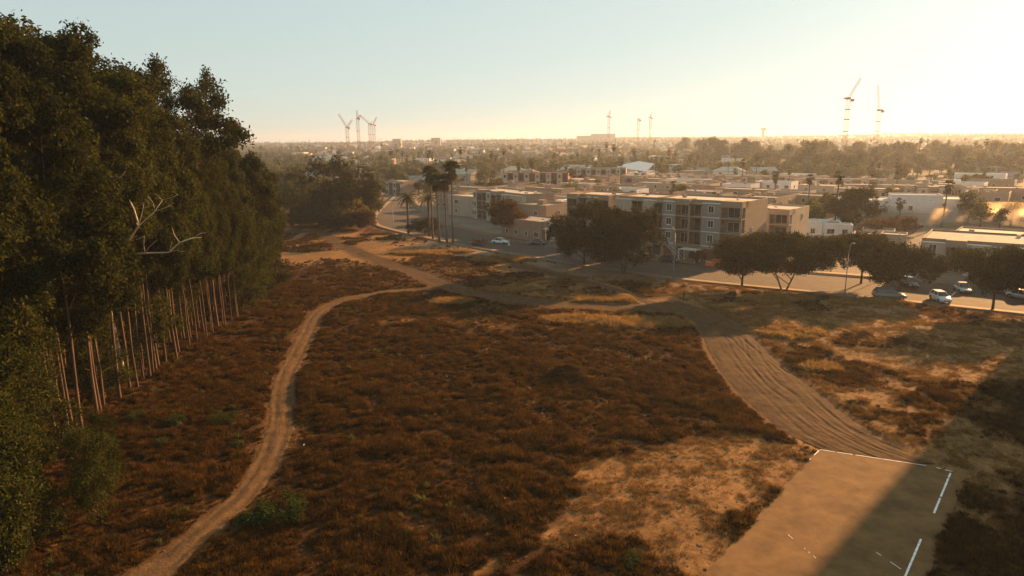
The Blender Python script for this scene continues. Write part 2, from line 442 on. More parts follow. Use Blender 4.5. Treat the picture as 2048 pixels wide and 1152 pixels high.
M['leaf_gold'] = leafmat('leaf_gold', (0.085, 0.075, 0.020), (0.20, 0.155, 0.040), 0.45, 0.25)
M['leaf_palm'] = leafmat('leaf_palm', (0.035, 0.045, 0.015), (0.09, 0.095, 0.03), 0.25, 0.2)
M['leaf_deadpalm'] = leafmat('leaf_deadpalm', (0.06, 0.038, 0.018), (0.11, 0.07, 0.032), 0.2, 0.2)
M['leaf_green'] = leafmat('leaf_green_shrub', (0.022, 0.036, 0.010), (0.060, 0.080, 0.024), 0.35, 0.15)
M['brush'] = leafmat('brush_stems', (0.036, 0.0180, 0.0048), (0.152, 0.080, 0.0215), 0.30, 0.45)
M['straw'] = leafmat('straw_stems', (0.17, 0.100, 0.032), (0.36, 0.225, 0.078), 0.35, 0.3)
M['stubble'] = leafmat('stubble_stems', (0.105, 0.055, 0.018), (0.26, 0.148, 0.053), 0.3, 0.35)
M['weed'] = leafmat('weed_leaves', (0.05, 0.06, 0.018), (0.13, 0.12, 0.04), 0.35, 0.3)
M['soil_pile'] = mat('mound_soil', (0.14, 0.07, 0.035), 0.95, 0.3, 1.2, bump=0.5, bscale=3)

def ground_material():
    m = bpy.data.materials.new('ground_soil'); m.use_nodes = True; nt = m.node_tree; N = nt.nodes.new; Lk = nt.links.new
    b = nt.nodes['Principled BSDF']; b.inputs['Roughness'].default_value = 0.95; b.inputs['Specular IOR Level'].default_value = 0.05
    at = N('ShaderNodeAttribute'); at.attribute_name = 'soil'
    tc = N('ShaderNodeTexCoord')
    n1 = N('ShaderNodeTexNoise'); n1.inputs['Scale'].default_value = 1.6; n1.inputs['Detail'].default_value = 8; n1.inputs['Roughness'].default_value = 0.7
    n2 = N('ShaderNodeTexNoise'); n2.inputs['Scale'].default_value = 0.12; n2.inputs['Detail'].default_value = 5
    Lk(tc.outputs['Object'], n1.inputs[0]); Lk(tc.outputs['Object'], n2.inputs[0])
    r1 = N('ShaderNodeMapRange'); r1.inputs[1].default_value = 0.3; r1.inputs[2].default_value = 0.7; r1.inputs[3].default_value = 0.55; r1.inputs[4].default_value = 1.4
    Lk(n1.outputs[0], r1.inputs[0])
    r2 = N('ShaderNodeMapRange'); r2.inputs[1].default_value = 0.3; r2.inputs[2].default_value = 0.7; r2.inputs[3].default_value = 0.8; r2.inputs[4].default_value = 1.2
    Lk(n2.outputs[0], r2.inputs[0])
    mu = N('ShaderNodeMath'); mu.operation = 'MULTIPLY'; Lk(r1.outputs[0], mu.inputs[0]); Lk(r2.outputs[0], mu.inputs[1])
    vm = N('ShaderNodeVectorMath'); vm.operation = 'SCALE'; Lk(at.outputs['Color'], vm.inputs[0]); Lk(mu.outputs[0], vm.inputs['Scale'])
    Lk(vm.outputs[0], b.inputs['Base Color'])  # albedo
    n3 = N('ShaderNodeTexNoise'); n3.inputs['Scale'].default_value = 3.0; n3.inputs['Detail'].default_value = 7; n3.inputs['Roughness'].default_value = 0.7; Lk(tc.outputs['Object'], n3.inputs[0])
    bp = N('ShaderNodeBump'); bp.inputs['Strength'].default_value = 0.7; bp.inputs['Distance'].default_value = 0.12; Lk(n3.outputs[0], bp.inputs['Height']); Lk(bp.outputs[0], b.inputs['Normal'])
    return m
M['ground'] = ground_material()
M['track'] = mat('track_dirt', (0.105, 0.062, 0.029), 0.95, 0.3, 0.9, spec=0.05, bump=0.5, bscale=5)
M['track_pale'] = mat('track_dirt_broad', (0.072, 0.041, 0.019), 0.95, 0.35, 0.9, spec=0.05, bump=0.5, bscale=5)
def court_material():
    m = mat('court_asphalt', (0.200, 0.110, 0.042), 0.9, 0.14, 0.55, spec=0.1, bump=0.08, bscale=20, col2=(0.108, 0.060, 0.025))
    return m
M['court'] = court_material()

# ------------------------------------------------------------------ ground sheet
def axis(a, b, step, lo, hi, g=1.13):
    c = list(np.arange(a, b + 1e-6, step)); s = step; x = c[-1]
    while x < hi: s *= g; x += s; c.append(x)
    s = step; x = c[0]; pre = []
    while x > lo: s *= g; x -= s; pre.append(x)
    return np.array(pre[::-1] + c)
gx = axis(-72, 84, 0.5, -5600, 5600); gy = axis(20, 150, 0.5, -250, 5600, 1.10)
GXX, GYY = np.meshgrid(gx, gy)
dt, ds, dc = zones(GXX, GYY)
Z = hz(GXX, GYY, dt, ds, dc)
Z = Z - 0.16 * sstep(0.02, -0.55, dt) - 0.10 * sstep(0.6, -0.2, ds) - 0.10 * sstep(0.3, -0.5, dc)
town = townside(GXX, GYY)
Z = Z - 0.06 * town
cov, straw, bare1, strip = brush_mask(GXX, GYY, dt, ds, dc)
nB = fbm(GXX / 2.2, GYY / 2.2, 5, 4)[..., None]
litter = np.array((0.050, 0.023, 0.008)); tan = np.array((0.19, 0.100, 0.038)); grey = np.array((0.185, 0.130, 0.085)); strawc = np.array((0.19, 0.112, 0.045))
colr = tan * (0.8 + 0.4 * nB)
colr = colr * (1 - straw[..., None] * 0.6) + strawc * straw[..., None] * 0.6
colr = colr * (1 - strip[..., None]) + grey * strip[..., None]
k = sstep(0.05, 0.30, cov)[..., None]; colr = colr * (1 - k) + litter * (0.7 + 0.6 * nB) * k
verge = (sstep(1.6, .3, dt) * (ds > 1) * ((GXX < 14) | ((GYY > 54) & (GYY < 100))))[..., None]; colr = colr * (1 - verge * .85) + np.array((0.075, 0.038, 0.015)) * verge * .85
# eucalyptus litter under the grove
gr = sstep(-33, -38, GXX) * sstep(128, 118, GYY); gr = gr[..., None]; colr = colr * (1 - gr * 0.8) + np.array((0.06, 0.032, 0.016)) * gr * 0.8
# town ground and the vegetated far country
tn = fbm(GXX / 40.0, GYY / 40.0, 71, 4)[..., None]
tc_ = np.array((0.14, 0.12, 0.09)) * (1 - tn) + np.array((0.20, 0.16, 0.12)) * tn
colr = np.where(town[..., None], tc_, colr)
fk = sstep(260, 700, np.hypot(GXX, GYY))[..., None]
fc = np.array((0.055, 0.058, 0.030)) * (1 - tn) + np.array((0.12, 0.10, 0.06)) * tn
colr = colr * (1 - fk) + fc * fk
ny, nx = GXX.shape
V = np.stack([GXX.ravel(), GYY.ravel(), Z.ravel()], 1)
idx = np.arange(ny * nx).reshape(ny, nx)
Fc = np.stack([idx[:-1, :-1], idx[:-1, 1:], idx[1:, 1:], idx[1:, :-1]], -1).reshape(-1, 4)
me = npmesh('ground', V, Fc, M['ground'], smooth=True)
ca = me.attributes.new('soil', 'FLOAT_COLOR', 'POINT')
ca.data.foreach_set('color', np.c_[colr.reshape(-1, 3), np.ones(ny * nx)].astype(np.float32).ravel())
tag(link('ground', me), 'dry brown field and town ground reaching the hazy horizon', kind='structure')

# ------------------------------------------------------------------ dirt tracks
def track_mesh(name, Lp, Rp, m, nv, rut, seed, label, base=-0.05):
    nu = len(Lp); t = np.linspace(0, 1, nv)
    X = Lp[:, None, 0] * (1 - t) + Rp[:, None, 0] * t; Y = Lp[:, None, 1] * (1 - t) + Rp[:, None, 1] * t
    w = np.linalg.norm(Lp - Rp, axis=1)
    s = np.r_[0, np.cumsum(np.linalg.norm(np.diff((Lp + Rp) / 2, axis=0), axis=1))]
    lat = t[None, :] * w[:, None]; lon = s[:, None] * np.ones((1, nv))
    z = hz(X, Y) + base
    if rut == 'single':
        c = w[:, None] / 2
        z = z - 0.04 * np.exp(-((lat - c + 0.55) / 0.25) ** 2) - 0.04 * np.exp(-((lat - c - 0.55) / 0.25) ** 2)
        z = z + 0.05 * (fbm(lat * 1.4, lon * 0.35, seed, 3) - 0.5) + 0.035 * (vnoise(lat * 5, lon * 1.2, seed + 4) - 0.5)
    else:
        tr_ = random.Random(seed)
        for q in range(12):
            c0 = tr_.uniform(.08, .92) ; am = tr_.uniform(.05, .30); la = tr_.uniform(8, 26); ph = tr_.uniform(0, 6.3); sl = tr_.uniform(-.006, .006)
            cc = (c0 + am * np.sin(lon / la + ph) + sl * (lon - 25)) * w[:, None]; dd = tr_.uniform(.02, .055) * sstep(.3, .6, vnoise(lon / tr_.uniform(4, 9), np.zeros_like(lon) + q, seed + q))
            dd = dd * .60
            for o_ in (-.75, .75): z = z - dd * np.exp(-((lat - cc + o_) / .20) ** 2) + dd * .5 * np.exp(-((np.abs(lat - cc + o_) - .32) / .12) ** 2)
        wl_ = lat + 1.3 * (fbm(lon / 9.0, lat * 0.12, seed + 8, 2) - 0.5)
        z = z + 0.03 * (fbm(wl_ * 1.1, lon * 0.20, seed, 4) - 0.5) + 0.03 * (fbm(wl_ * 2.6 + lon * 0.10, lon * 0.25 - wl_ * .3, seed + 12, 3) - 0.5) + 0.06 * (fbm(lat * 1.5, lon * 1.2, seed + 30, 3) - 0.5)
    edge = np.minimum(t, 1 - t)[None, :] * w[:, None]
    if rut == 'broad': z = z - 0.05 * sstep(1.4, 0.3, edge)
    z = z - 0.09 * sstep(0.45, 0.0, edge)
    idx = np.arange(nu * nv).reshape(nu, nv)
    f = np.stack([idx[:-1, :-1], idx[:-1, 1:], idx[1:, 1:], idx[1:, :-1]], -1).reshape(-1, 4)
    me = npmesh(name, np.stack([X.ravel(), Y.ravel(), z.ravel()], 1), f, m, smooth=True)
    if me.polygons[len(me.polygons) // 2].normal.z < 0: me.flip_normals()
    return tag(link(name, me), label, kind='structure')
def lr(c, w):
    t = np.gradient(c, axis=0); t /= np.linalg.norm(t, axis=1)[:, None]; n = np.stack([-t[:, 1], t[:, 0]], 1)
    return c + n * w[:, None], c - n * w[:, None]
a, b = lr(T1c, T1w + 0.15); track_mesh('dirt_path', a, b, M['track'], 22, 'single', 1, 'narrow winding dirt path through the brown brush', -0.01)
a, b = lr(T2c, T2w + 0.1); track_mesh('dirt_path', a, b, M['track_pale'], 22, 'single', 2, 'dirt track running from the grove past the middle of the field', -0.065)
track_mesh('dirt_road', L3, R3, M['track_pale'], 90, 'broad', 3, 'broad rutted dirt road coming down to the court', -0.04)
a, b = lr(T4c, T4w); track_mesh('dirt_path', a, b, M['track_pale'], 16, 'single', 4, 'faint dirt track towards the street', -0.08)

# ------------------------------------------------------------------ street, pavements, kerbs, court
def strip_mesh(name, A, B, z, m, label, kerb=False, z0=-0.12):
    n = len(A)
    if kerb:
        v = [(p[0], p[1], z0) for p in A] + [(p[0], p[1], z) for p in A] + [(p[0], p[1], z) for p in B] + [(p[0], p[1], z0) for p in B]
        rows = 4
    else:
        v = [(p[0], p[1], z) for p in A] + [(p[0], p[1], z) for p in B]; rows = 2
    idx = np.arange(n * rows).reshape(rows, n)
    f = np.stack([idx[:-1, :-1], idx[:-1, 1:], idx[1:, 1:], idx[1:, :-1]], -1).reshape(-1, 4)
    me = npmesh(name, v, f, m)
    return tag(link(name, me), label, kind='structure')
strip_mesh('road', KN, KF, 0.0, M['asphalt'], 'asphalt street curving past the apartment blocks')
KN2 = KN + (SN - KN) * 0.07; KF2 = KF + (SF - KF) * 0.06
strip_mesh('kerb', KN, KN2, 0.10, M['kerb'], 'concrete kerb on the field side of the street', True)
strip_mesh('kerb', KF, KF2, 0.14, M['kerb'], 'concrete kerb on the apartment side of the street', True)
strip_mesh('pavement', KN2, SN, 0.092, M['pavement'], 'pale pavement on the field side of the street', True)
strip_mesh('pavement', KF2, SF, 0.132, M['pavement'], 'pale pavement on the apartment side of the street', True)

cm = MB(); cm.prism([tuple(p) for p in court][::-1], -0.12, 0.03)
tag(cm.build('court', M['court']), 'flat asphalt sports court at the corner of the field', kind='structure')
def paintline(p, q, w, wear, zz=0.036, seed=0):
    r = random.Random(seed); p = Vector(p); q = Vector(q); d = (q - p); L = d.length; d.normalize(); n = Vector((-d.y, d.x)) * w / 2
    b = MB(); s = 0.0
    while s < L:
        l = r.uniform(0.1, 0.35); e = min(L, s + l)
        if r.random() > wear:
            k0 = r.uniform(0.75, 1.05); k1 = r.uniform(0.75, 1.05); a0 = p + d * s; a1 = p + d * e
            b.quad((*(a0 - n * k0), zz), (*(a1 - n * k1), zz), (*(a1 + n * k1), zz), (*(a0 + n * k0), zz))
        s = e
    return b
def cpt(x, y): return G(x, y, 0.036)
LW = 0.11
for a, b, w, wear, lab in [((1640, 899), (1853, 931), LW * 0.8, 0.05, 'white line along the far end of the court'), ((1873, 935), (1905, 943), LW * .8, 0.12, 'short white line at the far corner of the court'),
                      ((1901, 946), (1868, 1026), LW * 1.25, 0.05, 'white side line near the far corner of the court'), ((1842, 1078), (1809, 1156), LW * 1.25, 0.10, 'white side line at the bottom edge of the picture'),
                      ((1576, 1069), (1632, 1116), 0.035, 0.25, 'faint cross line on the sunlit half of the court'), ((1752, 1104), (1802, 1138), 0.05, 0.30, 'faint cross line on the shaded half of the court'),
                      ((1638, 901), (1617, 921), LW * .8, 0.3, 'short worn line on the near left corner of the court')]:
    tag(paintline(cpt(*a), cpt(*b), w, wear, seed=a[0]).build('court_marking', M['paint']), lab, kind='structure')
# parking bay lines on the street
for a, b in [((1888, 606), (1912, 583)), ]:
    tag(paintline(G(*a), G(*b), 0.14, 0.0, 0.004).build('road_marking', M['paint']), 'white parking bay line beside the small white car', kind='structure')
mid = (KN + KF) / 2
b = MB()
for i in range(20, 130, 4):
    p = Vector(mid[i]); q = Vector(mid[i + 1]); d = (q - p).normalized(); n = Vector((-d.y, d.x)) * 0.06; q = p + d * 2.2
    b.quad((*(p - n), 0.004), (*(q - n), 0.004), (*(q + n), 0.004), (*(p + n), 0.004))
tag(b.build('lane_marking', M['asphalt'] if False else M['kerb']), 'worn dashed centre line of the street', kind='structure')
# pale side yard between the low white houses and the street, and the lot behind
pd = [G(1660, 553), G(1760, 556), G(1705, 486), G(1668, 482)]
mb = MB(); mb.poly([(x, y, 0.02) for x, y in pd]); o = mb.build('driveway', M['pavement']); tag(o, 'pale side road climbing between the street and the white houses', kind='structure')

# ------------------------------------------------------------------ scatter: brush, straw and weeds
def tuft_mesh(name, n, rad, h, lean, m, seed, wid=0.02, bushy=0.6, leafy=0):
    r = np.random.default_rng(seed)
    a = r.uniform(0, 2 * PI, n); rr = rad * np.sqrt(r.random(n)) * 0.35
    base = np.stack([rr * np.cos(a), rr * np.sin(a), np.zeros(n)], 1)
    ln = h * r.uniform(0.55, 1.1, n); tilt = np.abs(r.normal(0, lean, n)); tilt = np.clip(tilt, 0, 1.35)
    d = np.stack([np.cos(a) * np.sin(tilt), np.sin(a) * np.sin(tilt), np.cos(tilt)], 1)
    t0 = r.uniform(0, bushy, n)[:, None] * ln[:, None]
    p0 = base + d * t0; p1 = base + d * ln[:, None] + r.normal(size=(n, 3)) * h * 0.06
    e = np.cross(d, r.normal(size=(n, 3))); e /= np.linalg.norm(e, axis=1)[:, None]
    w = wid * r.uniform(0.6, 1.5, n)[:, None]
    v = np.stack([p0 - e * w, p0 + e * w, p1], 1).reshape(-1, 3); v[:, 2] = np.maximum(v[:, 2], 0)
    f = np.arange(n * 3).reshape(n, 3)
    return npmesh(name, v, f, m)

def scatter(name, pts, scl, sources, label, kind='stuff', zs=None, seed=0, tilt=0.12):
    """one object that instances the source meshes on its points (geometry nodes)"""
    r = np.random.default_rng(seed); n = len(pts)
    srccol = bpy.data.collections.new(name + '_sources')
    for i, me in enumerate(sources):
        o = bpy.data.objects.new('%s_source_%02d' % (name, i), me); srccol.objects.link(o)
    me = bpy.data.meshes.new(name); me.vertices.add(n); me.vertices.foreach_set('co', np.asarray(pts, np.float32).ravel())
    at = me.attributes.new('rot', 'FLOAT_VECTOR', 'POINT')
    rot = np.stack([r.normal(0, tilt, n), r.normal(0, tilt, n), r.uniform(0, 2 * PI, n)], 1).astype(np.float32); at.data.foreach_set('vector', rot.ravel())
    at = me.attributes.new('scl', 'FLOAT_VECTOR', 'POINT')
    s3 = np.stack([scl * r.uniform(.85, 1.2, n), scl * r.uniform(.85, 1.2, n), scl if zs is None else zs], 1).astype(np.float32); at.data.foreach_set('vector', s3.ravel())
    at = me.attributes.new('pick', 'INT', 'POINT'); at.data.foreach_set('value', r.integers(0, len(sources), n).astype(np.int32))
    me.update(); o = link(name, me)
    ng = bpy.data.node_groups.new(name + '_nodes', 'GeometryNodeTree')
    ng.interface.new_socket('Geometry', in_out='INPUT', socket_type='NodeSocketGeometry'); ng.interface.new_socket('Geometry', in_out='OUTPUT', socket_type='NodeSocketGeometry')
    N = ng.nodes.new; gi = N('NodeGroupInput'); go = N('NodeGroupOutput'); ip = N('GeometryNodeInstanceOnPoints'); ci = N('GeometryNodeCollectionInfo')
    ci.inputs[0].default_value = srccol; ci.inputs['Separate Children'].default_value = True; ci.inputs['Reset Children'].default_value = True
    def named(nm, dtp):
        q = N('GeometryNodeInputNamedAttribute'); q.data_type = dtp; q.inputs[0].default_value = nm; return q.outputs[0]
    ng.links.new(gi.outputs[0], ip.inputs['Points']); ng.links.new(ci.outputs[0], ip.inputs['Instance'])
    ip.inputs['Pick Instance'].default_value = True
    ng.links.new(named('pick', 'INT'), ip.inputs['Instance Index'])
    ng.links.new(named('rot', 'FLOAT_VECTOR'), ip.inputs['Rotation']); ng.links.new(named('scl', 'FLOAT_VECTOR'), ip.inputs['Scale'])
    ng.links.new(ip.outputs[0], go.inputs[0])
    md = o.modifiers.new('scatter', 'NODES'); md.node_group = ng
    return tag(o, label, kind=kind)

def candidates(n, y0, y1, seed, xpad=6):
    r = np.random.default_rng(seed)
    y = np.sqrt(r.random(n) * (y1 ** 2 - y0 ** 2) + y0 ** 2)
    x = r.uniform(-1, 1, n) * (0.84 * y + xpad)
    return x, y, r
brush_src = [tuft_mesh('brush', 150, 0.75, 0.50, 0.85, M['brush'], s, 0.020) for s in range(4)]
brush_src += [tuft_mesh('brush', 120, 0.6, 0.62, 0.7, M['brush'], 20 + s, 0.020) for s in range(2)]
M['brush_dark'] = leafmat('brush_dark_stems', (0.018, 0.012, 0.005), (0.065, 0.040, 0.014), 0.3, 0.4)
brush_src += [tuft_mesh('brush', 130, 0.7, 0.60, 0.8, M['brush_dark'], 30 + s, 0.022) for s in range(2)]
xa_, ya_, r = candidates(300000, 26, 190, 5); xb2, yb2, r = candidates(110000, 26, 85, 55)
x = np.r_[xa_, xb2]; y = np.r_[ya_, yb2]; second = np.r_[np.zeros(len(xa_)), np.ones(len(xb2))]
dt, ds, dc = zones(x, y); cov, straw, bare1, strip = brush_mask(x, y, dt, ds, dc)
lump = fbm(x / 1.7, y / 1.7, 91, 2); lump2 = fbm(x / 6.0, y / 6.0, 93, 2)
dens = np.clip(cov, 0, 1) * np.clip((lump - 0.25) * 3.0, 0.2, 1)
keep = (r.random(len(x)) < dens * 0.75) & ~townside(x, y)
keep &= ~((x < -36) & (y < 118) & (r.random(len(x)) < 0.5))
xs, ys = x[keep], y[keep]; zz = hz(xs, ys) - 0.02
scl = (0.40 + 0.80 * lump[keep]) * (0.65 + 0.7 * lump2[keep]) * np.where(ys > 120, 0.75, 1.0)
scl *= (0.55 + 0.45 * sstep(0, 1.0, dt[keep])) * (1 - 0.35 * second[keep])
print('brush', len(xs))
scatter('brush', np.stack([xs, ys, zz], 1), scl, brush_src, 'dense dry rust-brown brush covering the field', seed=1)
straw_src = [tuft_mesh('straw', 46, 0.35, 0.42, 0.6, M['straw'], 40 + s, 0.016) for s in range(4)]
x, y, r = candidates(230000, 26, 185, 6)
dt, ds, dc = zones(x, y); cov, straw, bare1, strip = brush_mask(x, y, dt, ds, dc)
keep = (r.random(len(x)) < straw * (1 - 0.5 * cov) * 1.3) & ~townside(x, y) & (x > -34 + 0 * x)
xs, ys = x[keep], y[keep]; zz = hz(xs, ys) - 0.02
scl = 0.22 + 1.9 * straw[keep] * r.uniform(.6, 1.2, keep.sum()) * sstep(0.2, 0.7, straw[keep]) + 0.1
print('straw', len(xs))
scatter('dry_grass', np.stack([xs, ys, zz], 1), scl, straw_src, 'pale straw-coloured dry grass between the brown brush', seed=2)
weed_src = [tuft_mesh('weed', 60, 0.3, 0.6, 0.6, M['weed'], 60 + s, 0.03) for s in range(3)]
x, y, r = candidates(9000, 28, 110, 8)
dt, ds, dc = zones(x, y); n = fbm(x / 5, y / 5, 61, 2)
keep = (x < -4) & (n > 0.52) & (dt > 0.3) & (r.random(len(x)) < 0.30)
scatter('weeds', np.stack([x[keep], y[keep], hz(x[keep], y[keep])], 1), r.uniform(.4, 1.1, keep.sum()), weed_src, 'scattered olive green weeds in the brush near the grove', seed=3)
stub_src = [tuft_mesh('stubble', 26, 0.45, 0.20, 0.9, M['stubble'], 80 + s, 0.014) for s in range(4)]
x, y, r = candidates(330000, 26, 125, 13)
dt, ds, dc = zones(x, y); cov, straw, bare1, strip = brush_mask(x, y, dt, ds, dc); n = fbm(x / 1.3, y / 1.3, 19, 3)
keep = (cov < 0.6) & (dt > 0.15) & (ds > 0.4) & (dc > 0.15) & ~townside(x, y) & (r.random(len(x)) < np.clip((n - 0.36) * 4, 0.06, 1) * .8)
scatter('stubble', np.stack([x[keep], y[keep], hz(x[keep], y[keep]) - 0.01], 1), 0.5 + 1.1 * n[keep] * r.uniform(.6, 1.1, keep.sum()), stub_src, 'short dry stubble on the bare ground around the court', seed=14)
print('stubble', keep.sum())
# clods and twigs on the bare soil
clod = MB()
for i in range(1):
    clod.poly([(.5, 0, 0), (.1, .45, 0), (-.5, .1, 0), (-.2, -.4, 0)]); clod.poly([(.5, 0, 0), (.1, .45, 0), (.05, 0, .35)]); clod.poly([(.1, .45, 0), (-.5, .1, 0), (.05, 0, .35)])
    clod.poly([(-.5, .1, 0), (-.2, -.4, 0), (.05, 0, .35)]); clod.poly([(-.2, -.4, 0), (.5, 0, 0), (.05, 0, .35)])
x, y, r = candidates(60000, 28, 120, 12)
dt, ds, dc = zones(x, y); cov, straw, bare1, strip = brush_mask(x, y, dt, ds, dc)
keep = (cov < 0.25) & (dt > -0.2) & (ds > 0.5) & (dc > 0.0) & ~townside(x, y) & (r.random(len(x)) < 0.35)
scatter('soil_clods', np.stack([x[keep], y[keep], hz(x[keep], y[keep]) - 0.01], 1), r.uniform(.05, .26, keep.sum()) ** 1.0, [clod.mesh('soil_clod', M['soil_pile'])], 'loose clods of soil and stubble on the bare ground', seed=4, tilt=0.3)

# ------------------------------------------------------------------ the grove of tall eucalyptus on the left
def limbs(mb, base, top, r0, n, seed, spread, up=(0.5, 1.1), start=0.35, sides=5, rt=0.03):
    """trunk from base to top with n limbs; returns limb tips"""
    r = random.Random(seed); base = Vector(base); top = Vector(top); L = (top - base).length
    pts = [base.lerp(top, t) + Vector((r.uniform(-1, 1), r.uniform(-1, 1), 0)) * L * 0.012 * min(1, t * 1.5) for t in (0, .04, .15, .3, .45, .6, .75, .9, 1)]
    rad = [r0 * q for q in (1.35, 1.05, .9, .78, .64, .5, .36, .2, .08)]
    mb.tube([tuple(p) for p in pts], rad, sides + 2)
    tips = [tuple(top)]
    for i in range(n):
        t = start + (0.95 - start) * (i + r.random()) / n
        k = t * 8; s = base.lerp(top, t); a = r.uniform(0, 2 * PI); l = spread * (1.18 - 0.45 * t) * r.uniform(.6, 1.1); u = r.uniform(*up)
        d = Vector((math.cos(a), math.sin(a), u)).normalized()
        m1 = s + d * l * .45 + Vector((0, 0, l * .05)); e = s + d * l + Vector((0, 0, l * .18 * r.uniform(-1, 1)))
        rr = r0 * (1.0 - t) * 0.5 + rt
        mb.tube([tuple(s), tuple(m1), tuple(e)], [rr, rr * .6, rr * .25], sides)
        for q in range(2):
            d2 = (d + Vector((r.uniform(-.8, .8), r.uniform(-.8, .8), r.uniform(-.2, .6)))).normalized()
            e2 = m1 + d2 * l * .5; mb.tube([tuple(m1), tuple(e2)], [rr * .4, rr * .15], 3); tips.append(tuple(e2))
        tips.append(tuple(e))
    return tips

def euc(seed, H, low, nleaf, width=4.6, size=0.38, airy=False, spark=0.26):
    r = np.random.default_rng(seed); rr = random.Random(seed)
    mb = MB(); tips = limbs(mb, (0, 0, -0.3), (rr.uniform(-.8, .8), rr.uniform(-.8, .8), H * 0.95), 0.145 if H > 20 else .10, 13, seed, width, start=low)
    tr = mb.mesh('trunk', M['bark'], True)
    bl = []
    for (x, y, z) in tips:
        q = r.uniform(.6, 1.15); k = 1.0 if not airy else 0.75
        bl.append((x, y, z, 1.35 * q * k, 1.35 * q * k, 1.15 * q * k))
    if not airy:
        for i in range(26):
            a = r.uniform(0, 2 * PI); t = r.uniform(low, .95); w = width * (0.8 + .2 * math.sin(t * 9 + seed)) * math.sqrt(max(.12, 1 - ((t - .58) / .45) ** 2)) * r.uniform(.35, 1); q = r.uniform(.6, 1.2)
            bl.append((w * math.cos(a), w * math.sin(a), H * t, 1.25 * q, 1.25 * q, 1.25 * q))
    p = blob_points(r, bl, nleaf, 26, spark, 0.6 if not airy else .35, hang=0.30)
    v, f = leaves_arrays(p, size, 0.42, 0.5, seed)
    cr_ = npmesh('crown', v, f, M['leaf_euc'])
    return tr, cr_
EUC = [euc(1, 34, .30, 50000, 5.2), euc(2, 31, .34, 44000, 4.8), euc(3, 29, .28, 44000, 5.4), euc(4, 33, .40, 40000, 4.6), euc(5, 26, .33, 34000, 5.0)]
EUC_LOW = [euc(11, 17, .10, 22000, 4.0, .30), euc(12, 13, .08, 17000, 3.6, .28)]
EUC_AIRY = euc(21, 31, .62, 13000, 8.0, .42, True, .38)

def plant(kind, pair, x, y, s, rz, label, cat, group, sz=None, z=None):
    z = ground_z(x, y) if z is None else z
    t = empty(kind, (x, y, z), rz, label, cat, group)
    t.scale = (s, s, sz or s)
    for nm, me in zip(('trunk', 'crown'), pair): link(nm, me, t)
    return t

rg = random.Random(3); spots = []
front = [(60, 872), (165, 872), (115, 850), (240, 800), (195, 830), (330, 722), (318, 735), (350, 706), (382, 682), (408, 668), (432, 652), (470, 632), (300, 755), (275, 775)]
for p in front: spots.append((*G(*p), 'edge'))
for k_ in range(24):
    spots.append((-39.2 - rg.uniform(0, 1.6), 55 + k_ * 1.9 + rg.uniform(-.6, .6), 'thin'))
for k_ in range(36):
    yk = 55 + k_ * 1.75; spots.append((-42.5 - rg.uniform(0, 2.5), yk, 'edge'))
yy = 44.0
while yy < 124:
    xx = -40.5 if yy > 60 else -39.5
    col = 0
    while xx > -78:
        if col > 0 or (yy > 94) or yy < 52:
            spots.append((xx + rg.uniform(-1.3, 1.3), yy + rg.uniform(-1.5, 1.5), 'in' if col else 'edge'))
        xx -= 4.6 + rg.uniform(0, 1.2) + (1.5 if col > 3 else 0); col += 1
    yy += 4.7
n_e = 0
for (x, y, w) in spots:
    if x < -0.86 * y - 9: continue
    if y > 98: x -= 3.0
    i = rg.randrange(5)
    if w == 'thin': i = 3; w = 'edge'; thin_ = .84
    else: thin_ = 1.0
    # the stand gets lower towards its far end
    hs = 1.0 if y < 80 else (1.0 - 0.30 * (y - 80) / 40)
    if y < 66: hs = 1.05
    if 82 < y < 104 and x > -52: hs *= .80
    s = hs * rg.uniform(.93, 1.06) * thin_
    if y < 52: band = 'at the near end of the grove'
    elif y < 72: band = 'in the near part of the grove'
    elif y < 96: band = 'in the middle of the grove'
    else: band = 'at the low far end of the grove'
    if w == 'edge': band = 'with a bare trunk on the open grove side, ' + ('nearest' if y < 60 else 'below the dead limb' if y < 80 else 'farther along' if y < 100 else 'far end')
    plant('eucalyptus_tree', EUC[i], x, y, s, rg.uniform(0, 6.28), 'tall eucalyptus ' + band, 'tree', 'tall eucalyptus trees ' + band)
    n_e += 1
# lone airy tree whose crown shows sky through
g = G(395, 640)
plant('eucalyptus_tree', EUC_AIRY, -40.6, 91, 1.06, 0.4, 'eucalyptus with an open crown, sky showing between its limbs above the grove', 'tree', None)
plant('eucalyptus_tree', EUC_AIRY, -42.5, 85, 1.05, 2.4, 'second open crowned eucalyptus just left of the airy one on the skyline', 'tree', None)
for (x, y, i, s, lab) in [(-30.5, 36.5, 0, .75, 'leafy young eucalyptus at the lower left, hanging over the near brush'), (-28.5, 42.5, 1, .50, 'low leafy sapling spilling over the brush at the lower left'), (-31, 39.5, 1, .62, 'leafy sapling by the left edge below the bare trunks'), (-30.5, 47, 1, .42, 'small leafy sapling below the paired orange trunks'), (-34.5, 42, 1, 1.0, 'low bushy eucalyptus behind the leafy young one at the lower left'),
                          (-37.5, 50, 1, .9, 'bushy eucalyptus sapling in front of the paired orange trunks'), (-41, 64, 0, .8, 'bushy young eucalyptus among the trunks left of the three green shrubs'),
                          (-42, 74, 1, 1.1, 'bushy young eucalyptus beside the row of bare trunks'), (-44, 86, 0, .9, 'bushy young eucalyptus behind the row of bare trunks'),
                          (-40.5, 100, 0, .95, 'bushy young eucalyptus near the far end of the row of trunks'), (-41, 107, 1, 1.1, 'bushy eucalyptus sapling beside the far brush slope'),
                          (-41, 113, 0, .9, 'outermost bushy eucalyptus at the far end of the grove'), (-44, 118, 0, 1.05, 'last bushy eucalyptus beside the upper track')]:
    plant('young_eucalyptus_tree', EUC_LOW[i], x, y, s, i * 2.1 + x, lab, 'tree', None)

